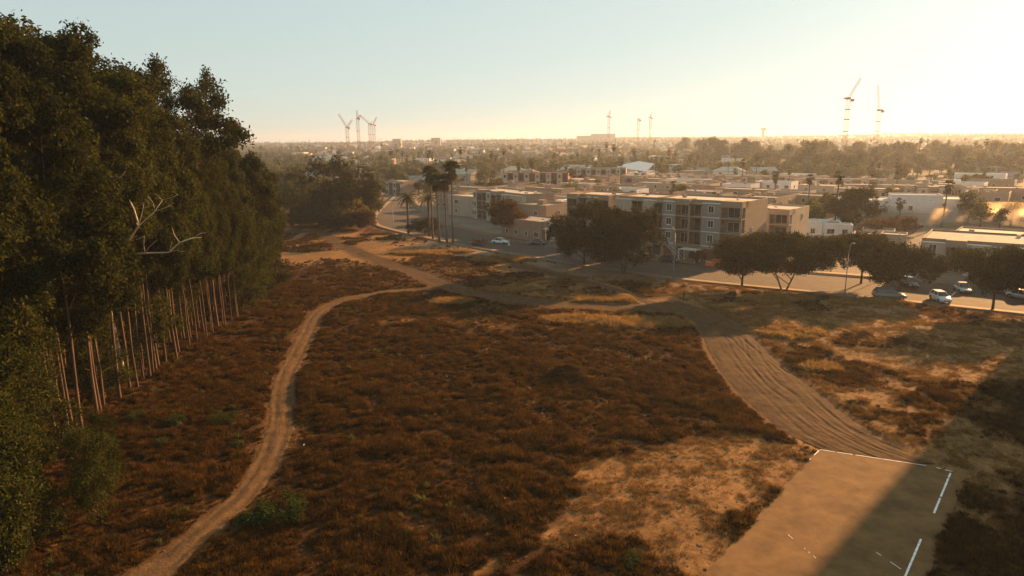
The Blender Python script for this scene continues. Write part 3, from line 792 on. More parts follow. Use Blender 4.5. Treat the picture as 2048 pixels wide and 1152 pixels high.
# bare pale limb of a dead tree reaching out of the grove
dt_ = empty('dead_tree', (-41.0, 69.0, ground_z(-41.0, 69.0)), 0, 'dead pale tree whose bare twisted limb reaches out of the grove', 'dead tree')
dt_.scale = (1.35, 1.35, 1.02)
mb = MB(); mb.tube([(-1.5, 2, -0.3), (-1.2, 1, 6), (-1.0, 0, 12.3), (-1.4, 0.2, 17.5)], [.3, .24, .17, .06], 7); mb.build('trunk', M['bark_pale'], dt_, True)
def limb(path, r0):
    mb = MB(); n = len(path); mb.tube(path, [r0 * (1 - .85 * i / (n - 1)) for i in range(n)], 6)
    rr = random.Random(int(path[1][2] * 100))
    for i in range(1, n):
        for q in range(2):
            p = Vector(path[i]); d = Vector((rr.uniform(-.3, 1), rr.uniform(-.6, .3), rr.uniform(.1, 1))).normalized(); l = rr.uniform(.8, 2.2)
            m_ = p + d * l * .5 + Vector((rr.uniform(-.2, .2), 0, rr.uniform(-.1, .2)))
            mb.tube([tuple(p), tuple(m_), tuple(p + d * l)], [r0 * .25, r0 * .16, r0 * .05], 4)
    return mb.build('limb', M['bark_pale'], dt_, True)
limb([(-1.0, 0, 12.0), (0.6, -2.0, 13.2), (2.3, -3.2, 14.3), (3.6, -3.6, 14.4), (4.8, -4, 14.6), (6.6, -4.2, 14.7), (7.4, -4.2, 15.6), (8.6, -4.3, 16.1)], .17)
limb([(2.3, -3.2, 14.3), (3.4, -3.4, 15.6), (4.4, -3.6, 17.1), (5.6, -3.5, 18.4), (6.2, -3.5, 19.4)], .11)
limb([(4.4, -3.6, 17.1), (4.1, -3.4, 18.6), (3.6, -3.2, 20.0), (2.8, -3.0, 21.2)], .07)
limb([(-1.0, 0, 12.6), (-.4, -2, 14.6), (.8, -3.2, 17.4), (1.0, -3.4, 19.5), (.8, -3.4, 21.0)], .09)

# ------------------------------------------------------------------ street trees
def street_tree(seed, H, rx, ry, m, n=16000, size=.30, clear=0.22, stems=1, flat=.8, lobes=19):
    r = np.random.default_rng(seed); rr = random.Random(seed); mb = MB(); bl = []; rx *= 1.12; ry *= 1.12; n = int(n * 1.25)
    for s in range(stems):
        a = rr.uniform(0, 6.28); off = 0 if stems == 1 else .35
        b0 = (off * math.cos(a), off * math.sin(a), -.2); top = (rx * .35 * math.cos(a) * (stems > 1), ry * .35 * math.sin(a) * (stems > 1), H * .75)
        tips = limbs(mb, b0, top, .2 if stems == 1 else .15, 9, seed + s, rx * .85, (.3, .9), clear, 5)
        for (x, y, z) in tips: bl.append((x * .95, y * .95, min(z, H * .85), rx * .2, ry * .2, H * .10))
    cz = H * (clear + 1) / 2; hz_ = H * (1 - clear) / 2
    for i in range(lobes):
        d = r.normal(size=3); d /= np.linalg.norm(d); q = r.uniform(.55, .9)
        bl.append((d[0] * rx * q, d[1] * ry * q, cz + d[2] * hz_ * .78 * (1 if d[2] > 0 else flat), rx * r.uniform(.22, .36), ry * r.uniform(.22, .36), hz_ * r.uniform(.26, .4)))
    p = blob_points(r, bl, n, 18, .24, .55)
    v, f = leaves_arrays(p, size, .55, .2, seed)
    return mb.mesh('trunk', M['bark_dark'], True), npmesh('crown', v, f, m)

def tree_at(px, py, H, rx, ry, m, lab, seed, **k):
    x, y = G(px, py)
    return plant('street_tree', street_tree(seed, H, rx, ry, m, **k), x, y, 1.0, 0, lab, 'tree', k.get('group'))
def hgt(py_base, py_top, px):
    x, y = G(px, py_base); d = math.hypot(y, 0)
    # height whose top projects to py_top
    lo, hi = 0, 60
    for _ in range(40):
        m_ = (lo + hi) / 2
        if PXL(x, y, m_)[1] > py_top: lo = m_
        else: hi = m_
    return lo
tree_at(1168, 529, hgt(529, 396, 1172), 7.4, 5.8, M['leaf_oak'], 'rounded dark street tree, left of the two before the long apartment block', 101, n=34000, clear=.10)
tree_at(1248, 547, hgt(547, 409, 1250), 6.9, 6, M['leaf_oak'], 'larger several-stemmed dark street tree, right of the pair before the apartment block', 102, n=38000, clear=.07, stems=3)
tree_at(1568, 579, hgt(579, 468, 1568), 8.2, 6.0, M['leaf_oak'], 'wide spreading street tree on two leaning stems before the beige corner house', 103, n=42000, clear=.14, stems=2, flat=.5)
tree_at(1484, 572, hgt(572, 472, 1484), 6.2, 4.6, M['leaf_oak'], 'smaller street tree joined to the left side of the wide spreading one', 104, n=20000, clear=.12, flat=.5)
tree_at(1722, 567, hgt(567, 468, 1722), 6.0, 5.2, M['leaf_oak'], 'street tree just right of the tall street lamp by the side road', 105, n=22000, clear=.24, flat=.6)
tree_at(1797, 588, hgt(588, 488, 1797), 6.2, 5.2, M['leaf_oak'], 'street tree standing over the grey green estate car', 106, n=26000, clear=.18, flat=.6)
tree_at(1985, 619, hgt(619, 490, 1985), 6.0, 5.2, M['leaf_oak'], 'street tree with a forked trunk beside the sunlit pavement at the right', 107, n=30000, clear=.24, flat=.6)
tree_at(2085, 612, hgt(612, 500, 2048), 4.2, 4, M['leaf_oak'], 'street tree cut by the right edge of the picture', 108, n=13000, clear=.3)
tree_at(1011, 471, hgt(471, 399, 1011), 5.6, 4.6, M['leaf_rust'], 'rust-leaved tree on the pavement before the three storey flats', 109, n=18000, clear=.24)
tree_at(1706, 458, hgt(458, 376, 1706), 6.8, 6, M['leaf_oak'], 'big round dark tree left of the long white building', 110, n=26000, clear=.12, size=.34, lobes=30)
tree_at(1395, 528, 2.6, 1.9, 1.6, M['leaf_rust'], 'small shrub like tree by the entrance of the grey panelled apartment block', 111, n=2600, clear=.2, size=.2)
tree_at(1440, 524, 3.4, 1.6, 1.6, M['leaf_oak'], 'small ornamental tree by the corner of the grey panelled apartment block', 112, n=2200, clear=.3, size=.2)
for i, (px, py, h, rx, lab) in enumerate([(1690, 505, 3.4, 4.0, 'low dark shrubby tree below the small white houses'), (1755, 478, 5.0, 5.5, 'brown green garden tree in front of the long white building, left'), (1800, 470, 4.6, 5.0, 'brown green garden tree in front of the long white building, centre'),
                                         (1745, 500, 3.6, 3.6, 'small garden tree before the low cream houses'), (1630, 420, 6, 7, 'green tree between the flat roofs left of the big round tree'), (850, 468, 4.6, 4.2, 'dark thick shrub below the two date palms')]):
    tree_at(px, py, h, rx, rx * .8, M['leaf_oak'] if i in (0, 5) else M['leaf_rust'], lab, 120 + i, n=7000, clear=.05, size=.3)

# grove beyond the upper track
for i, (px, py, top, rx, m, lab) in enumerate([(672, 452, 306, 9.5, 'leaf_oak', 'largest dark tree of the group beyond the upper track'), (612, 440, 345, 7, 'leaf_far', 'yellow green tree at the left of the group beyond the track'),
        (650, 446, 368, 7, 'leaf_far', 'golden tree in front of the largest dark tree'), (715, 448, 335, 6.5, 'leaf_oak', 'dark tree at the right of the group by the bend'), (700, 455, 392, 6, 'leaf_gold', 'low gold leaved tree facing the bend of the street'),
        (585, 425, 330, 7, 'leaf_far', 'hazy green tree just beyond the end of the eucalyptus grove'), (735, 440, 365, 5.0, 'leaf_far', 'green tree between the group and the palms at the bend'), (640, 455, 415, 5, 'leaf_oak', 'low dark bushy tree at the foot of the group beyond the track'),
        (680, 462, 425, 5, 'leaf_oak', 'low bushy tree at the edge of the open slope'), (722, 458, 418, 4.5, 'leaf_rust', 'rust brown bushy tree beside the bend of the street'), (600, 452, 415, 4.5, 'leaf_oak', 'low bushy tree beside the upper track')]):
    tree_at(px, py, hgt(py, top, px), rx, rx * .85, M[m], lab, 140 + i, n=16000 if rx > 6 else 9000, clear=.06, size=.42 if rx > 6 else .36, lobes=26)

# ------------------------------------------------------------------ palms
def fan_palm(seed, H, nfr=42, fr=1.7, fine=9):
    r = random.Random(seed); mb = MB()
    bx = r.uniform(-.35, .35); path = [(bx * t * t, 0.2 * t, H * t) for t in (0, .1, .3, .5, .7, .9, 1)]; path[0] = (0, 0, -.2)
    mb.tube(path, [.34, .24, .2, .18, .165, .16, .18], 7); tr = mb.mesh('trunk', M['bark_palm'], True)
    V = []; Fm = []; T = []; top = Vector(path[-1])
    for i in range(nfr + 16):
        dead = i >= nfr
        a = r.uniform(0, 6.28); el = r.uniform(-.5, 1.3) if not dead else r.uniform(-1.35, -.75)
        d = Vector((math.cos(a) * math.cos(el), math.sin(a) * math.cos(el), math.sin(el)))
        side = Vector((-math.sin(a), math.cos(a), 0)); up = d.cross(side) * -1
        p0 = top + Vector((0, 0, -.1 if not dead else -r.uniform(.2, 1.2))); c = p0 + d * fr * (.45 if not dead else .2)
        R_ = fr * .62
        for k in range(fine):
            th = (k / (fine - 1) - .5) * 2.6
            q = d * math.cos(th) + side * math.sin(th); e = c + q * R_ * r.uniform(.85, 1.1) + Vector((0, 0, -.25 * R_ * (1 if not dead else 2)))
            w = (side * math.cos(th) - d * math.sin(th)) * R_ * .13
            m1 = c + q * R_ * .5
            n = len(V); V += [tuple(c), tuple(m1 - w), tuple(e), tuple(m1 + w)]; Fm.append((n, n + 1, n + 2, n + 3)); T.append(1 if dead else 0)
        n = len(V); w = side * .03; V += [tuple(p0 - w), tuple(p0 + w), tuple(c + w), tuple(c - w)]; Fm.append((n, n + 1, n + 2, n + 3)); T.append(1 if dead else 0)
    return tr, npmesh('crown', V, Fm, [M['leaf_palm'], M['leaf_deadpalm']], T)
def date_palm(seed, H, nfr=46, fl=3.6):
    r = random.Random(seed); mb = MB(); mb.tube([(0, 0, -.2), (0.05, 0, H * .5), (0, 0, H)], [.36, .28, .36], 8); tr = mb.mesh('trunk', M['bark_palm'], True)
    V = []; Fm = []
    for i in range(nfr):
        a = i * 2.39996 + r.uniform(-.2, .2); el0 = 1.25 - 1.5 * (i / nfr) + r.uniform(-.1, .1)
        p = Vector((0, 0, H)); side = Vector((-math.sin(a), math.cos(a), 0)); L = fl * r.uniform(.85, 1.1); seg = 9
        for k in range(seg):
            el = el0 - 1.5 * (k / seg) ** 1.3; d = Vector((math.cos(a) * math.cos(el), math.sin(a) * math.cos(el), math.sin(el)))
            q = p + d * L / seg
            w = side * .03; n = len(V); V += [tuple(p - w), tuple(p + w), tuple(q + w), tuple(q - w)]; Fm.append((n, n + 1, n + 2, n + 3))
            ll = .62 * math.sin(PI * (k + 1.2) / (seg + 1.4)) + .12
            for s_ in (-1, 1):
                for j in range(2):
                    b_ = p.lerp(q, (j + .5) / 2); e = b_ + side * s_ * ll * .8 + d * ll * .55 + Vector((0, 0, -.22 * ll - .05))
                    n = len(V); V += [tuple(b_ - d * .05), tuple(b_ + d * .06), tuple(e), tuple(b_.lerp(e, .5) - d * .05)]; Fm.append((n, n + 1, n + 2, n + 3))
            p = q
    return tr, npmesh('crown', V, Fm, M['leaf_palm'])
for i, (px, py, top, lab) in enumerate([(866, 478, 337, 'leftmost of the four tall fan palms by the street'), (879, 483, 352, 'shorter crowned fan palm, second from the left of the four by the street'),
                                        (894, 485, 352, 'fan palm just left of the tallest, third of the four by the street'), (906, 486, 326, 'tallest of the four fan palms by the street, rightmost')]):
    x, y = G(px, py); plant('fan_palm', fan_palm(200 + i, hgt(py, top, px) - 1.0, 46, 2.3), x, y, 1.0, i, lab, 'palm tree', 'four tall fan palms by the street')
for i, (px, py, top, lab) in enumerate([(817, 468, 398, 'date palm with a drooping crown, left of the two by the street'), (859, 472, 398, 'date palm with a drooping crown just left of the fan palms'), (715, 440, 385, 'date palm at the foot of the trees by the bend')]):
    x, y = G(px, py); plant('date_palm', date_palm(210 + i, hgt(py, top, px)), x, y, 1.0, i, lab, 'palm tree', 'date palms by the street')
FANS = [fan_palm(220, 9, 20, 1.5, 5), fan_palm(221, 12, 20, 1.5, 5)]
for i, (px, py) in enumerate([(742, 428), (750, 418), (758, 424), (735, 415)]):
    x, y = G(px, py); plant('fan_palm', FANS[i % 2], x, y, 1.15, i, 'fan palm in the small cluster beside the bend of the street', 'palm tree', 'small fan palms beside the bend of the street')

# green shrubs and the mound's weed
def shrub(seed, rx, h, m, n, size):
    r = np.random.default_rng(seed); mb = MB()
    for i in range(7):
        a = i * .9; mb.tube([(0, 0, -.1), (rx * .5 * math.cos(a), rx * .5 * math.sin(a), h * .7)], [.03, .01], 4)
    bl = []
    for i in range(12):
        a = r.uniform(0, 6.28); q = rx * math.sqrt(r.random()) * .8; bl.append((q * math.cos(a), q * math.sin(a), h * r.uniform(.2, .65), rx * .3, rx * .3, h * .32))
    p = blob_points(r, bl, n, 6, .1, .3); p[:, 2] = np.abs(p[:, 2])
    v, f = leaves_arrays(p, size, .7, 0, seed, .4)
    return mb.mesh('stems', M['bark_dark']), npmesh('foliage', v, f, m)
for i, (px, py, rx, h, n, sz, lab) in enumerate([(562, 1030, 2.0, 1.5, 2800, .15, 'large leafy green shrub beside the winding path'), (270, 842, .95, 1.0, 1600, .08, 'dense bright green shrub nearest the eucalyptus trunks'),
        (348, 848, 1.1, .9, 1700, .08, 'dense green shrub between the two others in the brush'), (447, 842, 1.7, 1.0, 2200, .09, 'wide pale green shrub close to the winding path'), (322, 890, .7, .9, 700, .09, 'small olive shrub below the green ones'),
        (498, 1045, 1.0, .9, 800, .13, 'small leafy shrub on the left of the large green one'), (1150, 752, .5, .4, 260, .1, 'small green plant on the soil mound'), (1262, 1130, .9, .7, 500, .1, 'small green plant in the brush at the bottom of the picture'),
        (470, 893, .6, .6, 260, .12, 'little green plant on the left verge of the winding path')]):
    x, y = G(px, py); t = empty('shrub', (x, y, ground_z(x, y)), i, lab, 'shrub'); a, b = shrub(300 + i, rx, h, M['leaf_green'], n, sz); link('stems', a, t); link('foliage', b, t)

# ------------------------------------------------------------------ buildings
WINCACHE = {}
def win_meshes(w, h, fm='trim'):
    k = (round(w, 2), round(h, 2), fm)
    if k not in WINCACHE:
        a = MB(); t = .09
        a.box(-w / 2 - t, w / 2 + t, -.07, 0.0, h, h + t); a.box(-w / 2 - t, w / 2 + t, -.09, 0.0, -t, 0)
        a.box(-w / 2 - t, -w / 2, -.07, 0.0, 0, h); a.box(w / 2, w / 2 + t, -.07, 0.0, 0, h)
        if w > .8: a.box(-.025, .025, -.05, -.01, 0, h)
        g = MB(); g.quad((-w / 2, -.012, 0), (w / 2, -.012, 0), (w / 2, -.012, h), (-w / 2, -.012, h))
        WINCACHE[k] = (a.mesh('window', M[fm]), g.mesh('pane', M['glass']))
    return WINCACHE[k]
def add_window(root, x, y, z, w, h, rz=0, fm='trim', pane=True):
    f, g = win_meshes(w, h, fm); o = link('window', f, root, (x, y, z), rz)
    if pane: link('pane', g, o)
    else: o.data = f
    return o
WIN1 = {}
def add_window_simple(root, x, y, z, w, h, rz=0):
    """window of a farther building: frame and pane in one small mesh"""
    k = (w, h)
    if k not in WIN1:
        a = MB(); a.box(-w / 2 - .1, w / 2 + .1, -.05, 0, -.1, h + .1, 0); a.quad((-w / 2, -.06, 0), (w / 2, -.06, 0), (w / 2, -.06, h), (-w / 2, -.06, h), 1)
        WIN1[k] = a.mesh('window', [M['trim'], M['glass']])
    return link('window', WIN1[k], root, (x, y, z), rz)
RAILC = {}
def railing(root, x0, x1, y, z, rz=0, h=1.0):
    L = round(x1 - x0, 2)
    if L not in RAILC:
        b = MB(); b.box(0, L, -.04, .02, h - .05, h, 0); b.box(0, L, -.03, .01, .05, .1, 0); n = max(2, int(L / .22))
        for i in range(n + 1): b.box(L * i / n - .015, L * i / n + .015, -.025, .005, .1, h - .05)
        RAILC[L] = b.mesh('railing', M['rail'])
    return link('railing', RAILC[L], root, (x0, y, z), rz)
FOOT = []
def root_at(kind, x, y, rot, L, D, label, cat, group=None):
    c = (x + math.cos(rot) * L / 2 - math.sin(rot) * D / 2, y + math.sin(rot) * L / 2 + math.cos(rot) * D / 2)
    FOOT.append((c[0], c[1], math.hypot(L, D) / 2 * .80))
    return empty(kind, (x, y, ground_z(x, y) if math.hypot(x, y) > 300 else 0.0), rot, label, cat, group)
def from_right(x, y, rot, L): return x - math.cos(rot) * L, y - math.sin(rot) * L

def apartment(x, y, rot, segs, D, storeys, label, wallm='stucco', panelm='siding', ground=True, sh=2.95, base=2.9, detail=True, endwin=(), roofm='roof_pale', kind='apartment_building', group=None, headm=None):
    """segs: list of (kind, width) from left to right; kinds panel, bay, loggia, corner, plain"""
    L = sum(w for _, w in segs); t = root_at(kind, x, y, rot, L, D, label, 'building', group)
    H = (base if ground else 0) + sh * storeys; g0 = base if ground else 0; rec = 1.7
    wb = MB(); wb.box(0, L, rec, D, -.4, H)
    slabs = MB(); panels = MB(); cx = 0
    if ground: wb.box(0, L, 0.02, rec, -.4, g0 - .002)
    # parapet ring
    wb.box(0, L, rec, rec + .2, H, H + .45); wb.box(0, L, D - .2, D, H, H + .45); wb.box(0, .2, rec + .2, D - .2, H, H + .45); wb.box(L - .2, L, rec + .2, D - .2, H, H + .45)
    for k, w in segs:
        a, b = cx, cx + w
        if k in ('panel', 'plain'):
            panels.box(a + .02, b - .02, .06, rec - .003, g0, H - .1)
            for s in range(storeys):
                z = g0 + s * sh
                bd = MB(); bd.box(a + .02, b - .02, .0, .06, z - .09, z + .09); bd.build('trim_band', M['trim'], t)
                if detail and k == 'panel': add_window(t, (a + b) / 2, .055, z + 1.0, 1.15, 1.35)
                elif k == 'panel': add_window_simple(t, (a + b) / 2, .055, z + 1.0, 1.15, 1.35)
            bd = MB(); bd.box(a + .02, b - .02, -.02, .06, H - .2, H); bd.build('trim_band', M['trim'], t)
        else:
            top = H + (.55 if k in ('bay', 'corner') else -.25)
            for s in range(storeys + 1):
                z = g0 + s * sh
                if s < storeys:
                    q_ = MB(); q_.box(a, b, -.1, rec - .003, z - .18, z + .1); q_.build('balcony_floor', M[wallm], t)
            if k in ('bay', 'corner'):
                hd_ = MB(); hd_.box(a, b, -.12, rec + 1.6, H - .75, top); hd_.build('tower_head', M[headm or wallm], t)
            else: q_ = MB(); q_.box(a, b, -.05, rec - .003, H - .45, H - .25); q_.build('balcony_roof', M[wallm], t)
            slabs = MB(); slabs.box(a, a + .22, -.06, rec - .003, g0, H - .76); slabs.build('balcony_side', M[wallm], t); slabs = MB()
            if k != 'corner': slabs.box(b - .22, b, -.06, rec - .003, g0, H - .76)
            else: slabs.box(b - .22, b, -.06, .16, g0, H - .76)
            slabs.build('balcony_side', M[wallm], t)
            for s in range(storeys):
                z = g0 + s * sh + .1
                railing(t, a + .24, b - .24, -.02, z)
                gd = MB()
                if detail or True:
                    q = w * .28
                    key = ('door', round(q, 2))
                    if key not in RAILC:
                        gd.box(-q, q, -.03, 0, 0, 2.1, 0); gd.quad((-q + .08, -.04, .08), (-.04, -.04, .08), (-.04, -.04, 2.0), (-q + .08, -.04, 2.0), 1); gd.quad((.04, -.04, .08), (q - .08, -.04, .08), (q - .08, -.04, 2.0), (.04, -.04, 2.0), 1)
                        RAILC[key] = gd.mesh('balcony_door', [M['trim'] if k != 'loggia' else M['rail'], M['glassdoor']])
                    link('balcony_door', RAILC[key], t, ((a + b) / 2, rec - .003, z))
        cx = b
    wb.build('wall', M[wallm], t)
    if panels.v: panels.build('wall_panel', M[panelm], t)
    rf = MB(); rf.box(.21, L - .21, rec + .21, D - .21, H - .1, H + .12); rfo = rf.build('roof', M[roofm], t)
    for (ex, ez, ew, eh) in endwin: add_window(t, L + .003, ex, ez, ew, eh, PI / 2)
    rr = random.Random(int(x * 7 + y)); cl = MB()
    for i in range(max(1, int(L / 7))):
        u = rr.uniform(1.5, L - 2.5); v = rr.uniform(rec + 2.2, max(rec + 2.4, D - 2)); s = rr.uniform(.5, .9)
        c = MB(); c.box(-s / 2, s / 2, -s / 2, s / 2, 0, s * .8); c.build('roof_unit', M['roof_grey'] if rr.random() < .5 else M['trim'], t, loc=(u, v, H + .121))
    if ground:
        cx = 0
        for k, w in segs:
            if k in ('panel', 'loggia', 'bay', 'corner'):
                gdr = MB(); gdr.box(-w * .34, w * .34, -.05, 0.0, 0, 2.25); gdr.build('garage_door' if k != 'panel' else 'entrance_door', M['rail'] if k != 'panel' else M['rust'], t, loc=(cx + w / 2, .018, .02))
            cx += w
    return t, L, H

A41 = R(-41)
# the grey panelled four storey block facing the street
x1, y1 = G(1478, 527); H1 = hgt(527, 405, 1478) - .45
segs1 = [('loggia', 2.5), ('panel', 2.8), ('bay', 3.3), ('loggia', 2.9), ('panel', 4.0), ('corner', 4.6)]; L1 = sum(w for _, w in segs1)
xo, yo = from_right(x1, y1, A41, L1)
sh_ = (H1 - 2.9) / 3
b1, _, Hb = apartment(xo, yo, A41, segs1, 13.5, 3, 'four storey apartment block with grey panels and corner balconies behind the tall street lamp', sh=sh_)
add_window(b1, L1 + .003, 5.5, 5.6, .6, 1.2, PI / 2)
for s in range(3): railing(b1, L1 - .02, L1 + 1.6 - .02, .1, 2.9 + s * sh_ + .1, PI / 2)
# its neighbour, longer and stuccoed
segs2 = [('plain', 4.6), ('loggia', 3.0), ('plain', 4.8)]; L2 = sum(w for _, w in segs2)
xr, yr = xo - math.cos(A41) * 1.2, yo - math.sin(A41) * 1.2
x2, y2 = from_right(xr, yr, A41, L2)
apartment(x2 + 3.9, y2 + 4.6, A41, segs2, 13, 3, 'tan apartment block right behind the larger of the two big street trees', sh=sh_ - .20, panelm='stucco_light')
segs3 = [('bay', 3.3), ('loggia', 2.8), ('plain', 3.4), ('bay', 3.0)]; L3_ = sum(w for _, w in segs3)
xr, yr = x2 - math.cos(A41) * 1.6, y2 - math.sin(A41) * 1.6
x3, y3 = from_right(xr, yr, A41, L3_)
apartment(x3 + 3.9, y3 + 5.0, A41, segs3, 13, 3, 'tan apartment block with corner balconies left of the big street trees', sh=sh_ - .22, panelm='stucco')
# three storey flats further along the street
g = G(1043, 389, 9.3)
segs4 = [('panel', 2.6), ('bay', 3.2), ('loggia', 2.6), ('panel', 2.8), ('bay', 3.4), ('loggia', 2.8), ('panel', 3.0), ('plain', 8.5)]; L4 = sum(w for _, w in segs4)
a4 = R(-57); x4, y4 = from_right(g[0], g[1], a4, L4)
apartment(x4, y4, a4, segs4, 12, 3, 'three storey tan flats with white railed balconies behind the rust-leaved tree', base=0, ground=False, panelm='stucco_light')

def simple_building(x, y, rot, L, D, H, wallm, roofm, label, nfront=3, floors=2, roof='flat', kind='house', cat='house', group=None, detail=True, parapet=.4, ends=1, rr=None, door=False):
    t = root_at(kind, x, y, rot, L, D, label, cat, group); b = MB(); b.box(0, L, 0, D, -.6, H)
    rf = MB(); rr = rr or random.Random(int(abs(x * 13 + y * 7)))
    if roof == 'flat':
        b.box(0, L, 0, .2, H, H + parapet); b.box(0, L, D - .2, D, H, H + parapet); b.box(0, .2, .2, D - .2, H, H + parapet); b.box(L - .2, L, .2, D - .2, H, H + parapet)
        rf.box(.21, L - .21, .21, D - .21, H + .001, H + .1)
    elif roof == 'gable':
        o = .4; hh = D * .24; n = len(rf.v)
        rf.poly([(-o, -o, H - .05), (L + o, -o, H - .05), (L + o, D / 2, H + hh), (-o, D / 2, H + hh)]); rf.poly([(L + o, D + o, H - .05), (-o, D + o, H - .05), (-o, D / 2, H + hh), (L + o, D / 2, H + hh)])
        rf.poly([(-o, -o, H - .15), (-o, D + o, H - .15), (L + o, D + o, H - .15), (L + o, -o, H - .15)])
        b.poly([(0, 0, H), (0, D, H), (0, D / 2, H + hh - .12)][::-1]); b.poly([(L, 0, H), (L, D, H), (L, D / 2, H + hh - .12)])
    else:
        o = .4; hh = D * .22; q = D / 2
        c = [(-o, -o, H), (L + o, -o, H), (L + o, D + o, H), (-o, D + o, H)]; r0 = (q, D / 2, H + hh); r1 = (L - q, D / 2, H + hh)
        if L <= D + .5: r0 = (L / 2 - .2, D / 2, H + hh); r1 = (L / 2 + .2, D / 2, H + hh)
        rf.poly([c[0], c[1], r1, r0]); rf.poly([c[1], c[2], r1]); rf.poly([c[2], c[3], r0, r1]); rf.poly([c[3], c[0], r0]); rf.poly(c[::-1])
    b.build('wall', M[wallm], t); rf.build('roof', M[roofm], t)
    fh = H / floors
    for f in range(floors):
        for i in range(nfront):
            w = rr.choice((1.0, 1.2, 1.6)); xx = L * (i + .5) / nfront + rr.uniform(-.2, .2)
            (add_window if detail else add_window_simple)(t, xx, -.002, f * fh + 1.0, w, 1.2)
        for i in range(ends):
            (add_window if detail else add_window_simple)(t, L + .002, D * (i + .5) / ends, f * fh + 1.0, 1.0, 1.1, PI / 2)
    return t
def placed(kind, px, py, H, rot, L, D, side='R', **k):
    """corner whose roof edge shows at pixel (px, py)"""
    x, y = G(px, py, H)
    if side == 'R': x, y = from_right(x, y, rot, L)
    return x, y
# terracotta single storey shop with a white front
xx, yy = placed('', 1083, 447, 4.6, R(-48), 15, 12)
t = simple_building(xx, yy, R(-48), 15, 10, 4.6, 'stucco_terra', 'roof_grey', 'low terracotta building with small windows beside the white shop front', 4, 1, kind='shop_building', cat='building')
xx, yy = placed('', 1106, 446, 4.8, R(-41), 4.4, 9)
t = simple_building(xx + .6, yy + .6, R(-41), 4.4, 8, 4.6, 'white', 'roof_pale', 'small white shop front with a flat canopy by the dark car', 0, 1, kind='shop_building', cat='building', ends=0)
mb = MB(); mb.box(-.3, 4.8, -1.6, -.01, 3.1, 3.35); mb.build('canopy', M['trim'], t); mb = MB(); mb.box(.9, 2.9, -.06, -.004, 0.1, 2.6); mb.build('shop_window', M['glass'], t)
mb = MB(); mb.box(.75, .9, -.1, -.003, .05, 2.75); mb.box(2.9, 3.05, -.1, -.003, .05, 2.75); mb.box(.9, 2.9, -.1, -.003, 2.6, 2.75); mb.build('window_frame', M['trim'], t)
# beige corner house with corner balconies, right of the grey block
x, y = G(1580, 421, 9.2); x, y = from_right(x, y, A41, 8.8)
apartment(x, y, A41, [('plain', 4.2), ('corner', 4.6)], 13, 3, 'three storey beige corner house with a corner balcony behind the wide spreading tree', wallm='stucco_light', panelm='stucco_light', base=0, ground=False, endwin=((8.5, 6.6, .7, 1.2),))
# small white and cream houses
for (px, py, H, L, D, rot, wm, lab) in [(1645, 444, 4.0, 4.5, 7, -38, 'white', 'small white flat roofed house with a tan side, beside the side road'), (1684, 446, 3.8, 5, 6, -20, 'white', 'small white flat roofed house behind the first, farther right'), (1707, 450, 3.4, 3.5, 5, -20, 'white', 'low white outbuilding left of the round tree'),
                                       (1790, 462, 3.2, 7, 6, -30, 'stucco_light', 'low cream house with a flat roof before the garden trees'), (1815, 470, 3.6, 5, 5, -30, 'stucco_light', 'small cream block beside the lit dust'), (1760, 470, 3.0, 6, 6, -35, 'stucco_light', 'low cream house with a pale roof left of the cream block')]:
    xx, yy = placed('', px, py, H, R(rot), L, D); simple_building(xx, yy, R(rot), L, D, H - .4, wm, 'roof_pale' if px % 2 else 'roof_grey', lab, 1, 1)
# long white building in two wings
xx, yy = placed('', 1870, 405, 6.6, R(-18), 24, 12); t = simple_building(xx, yy, R(-18), 24, 13, 6.6, 'white', 'roof_pale', 'long plain white building, left wing, behind the garden trees', 2, 2, kind='white_building', cat='building', ends=2)
mb = MB(); mb.box(.1, 23.9, -.05, -.004, 3.2, 3.34); mb.build('ledge', M['siding'], t)
xx, yy = placed('', 1966, 402, 6.4, R(-22), 19, 12); t = simple_building(xx, yy, R(-22), 19, 12, 6.4, 'white', 'roof_pale', 'long white building with window rows, right wing', 5, 2, kind='white_building', cat='building', ends=2)
xx, yy = placed('', 1905, 394, 8.2, R(-20), 13, 7); simple_building(xx, yy + 4, R(-20), 13, 7, 8.0, 'white', 'roof_pale', 'white roof pavilion between the two wings of the white building', 2, 2, kind='white_building', cat='building', ends=1)
# beige block behind the right street trees
x, y = G(1842, 480, 5.9)
apartment(x, y, R(-37), [('panel', 4.0), ('bay', 3.2), ('panel', 3.8), ('loggia', 3.4), ('panel', 3.8), ('bay', 3.6), ('panel', 3.8), ('loggia', 3.2), ('panel', 4)], 17, 2, 'two storey beige flats behind the right hand street trees, dust rising behind', base=0, ground=False, sh=2.85, panelm='stucco_light', roofm='roof_grey')
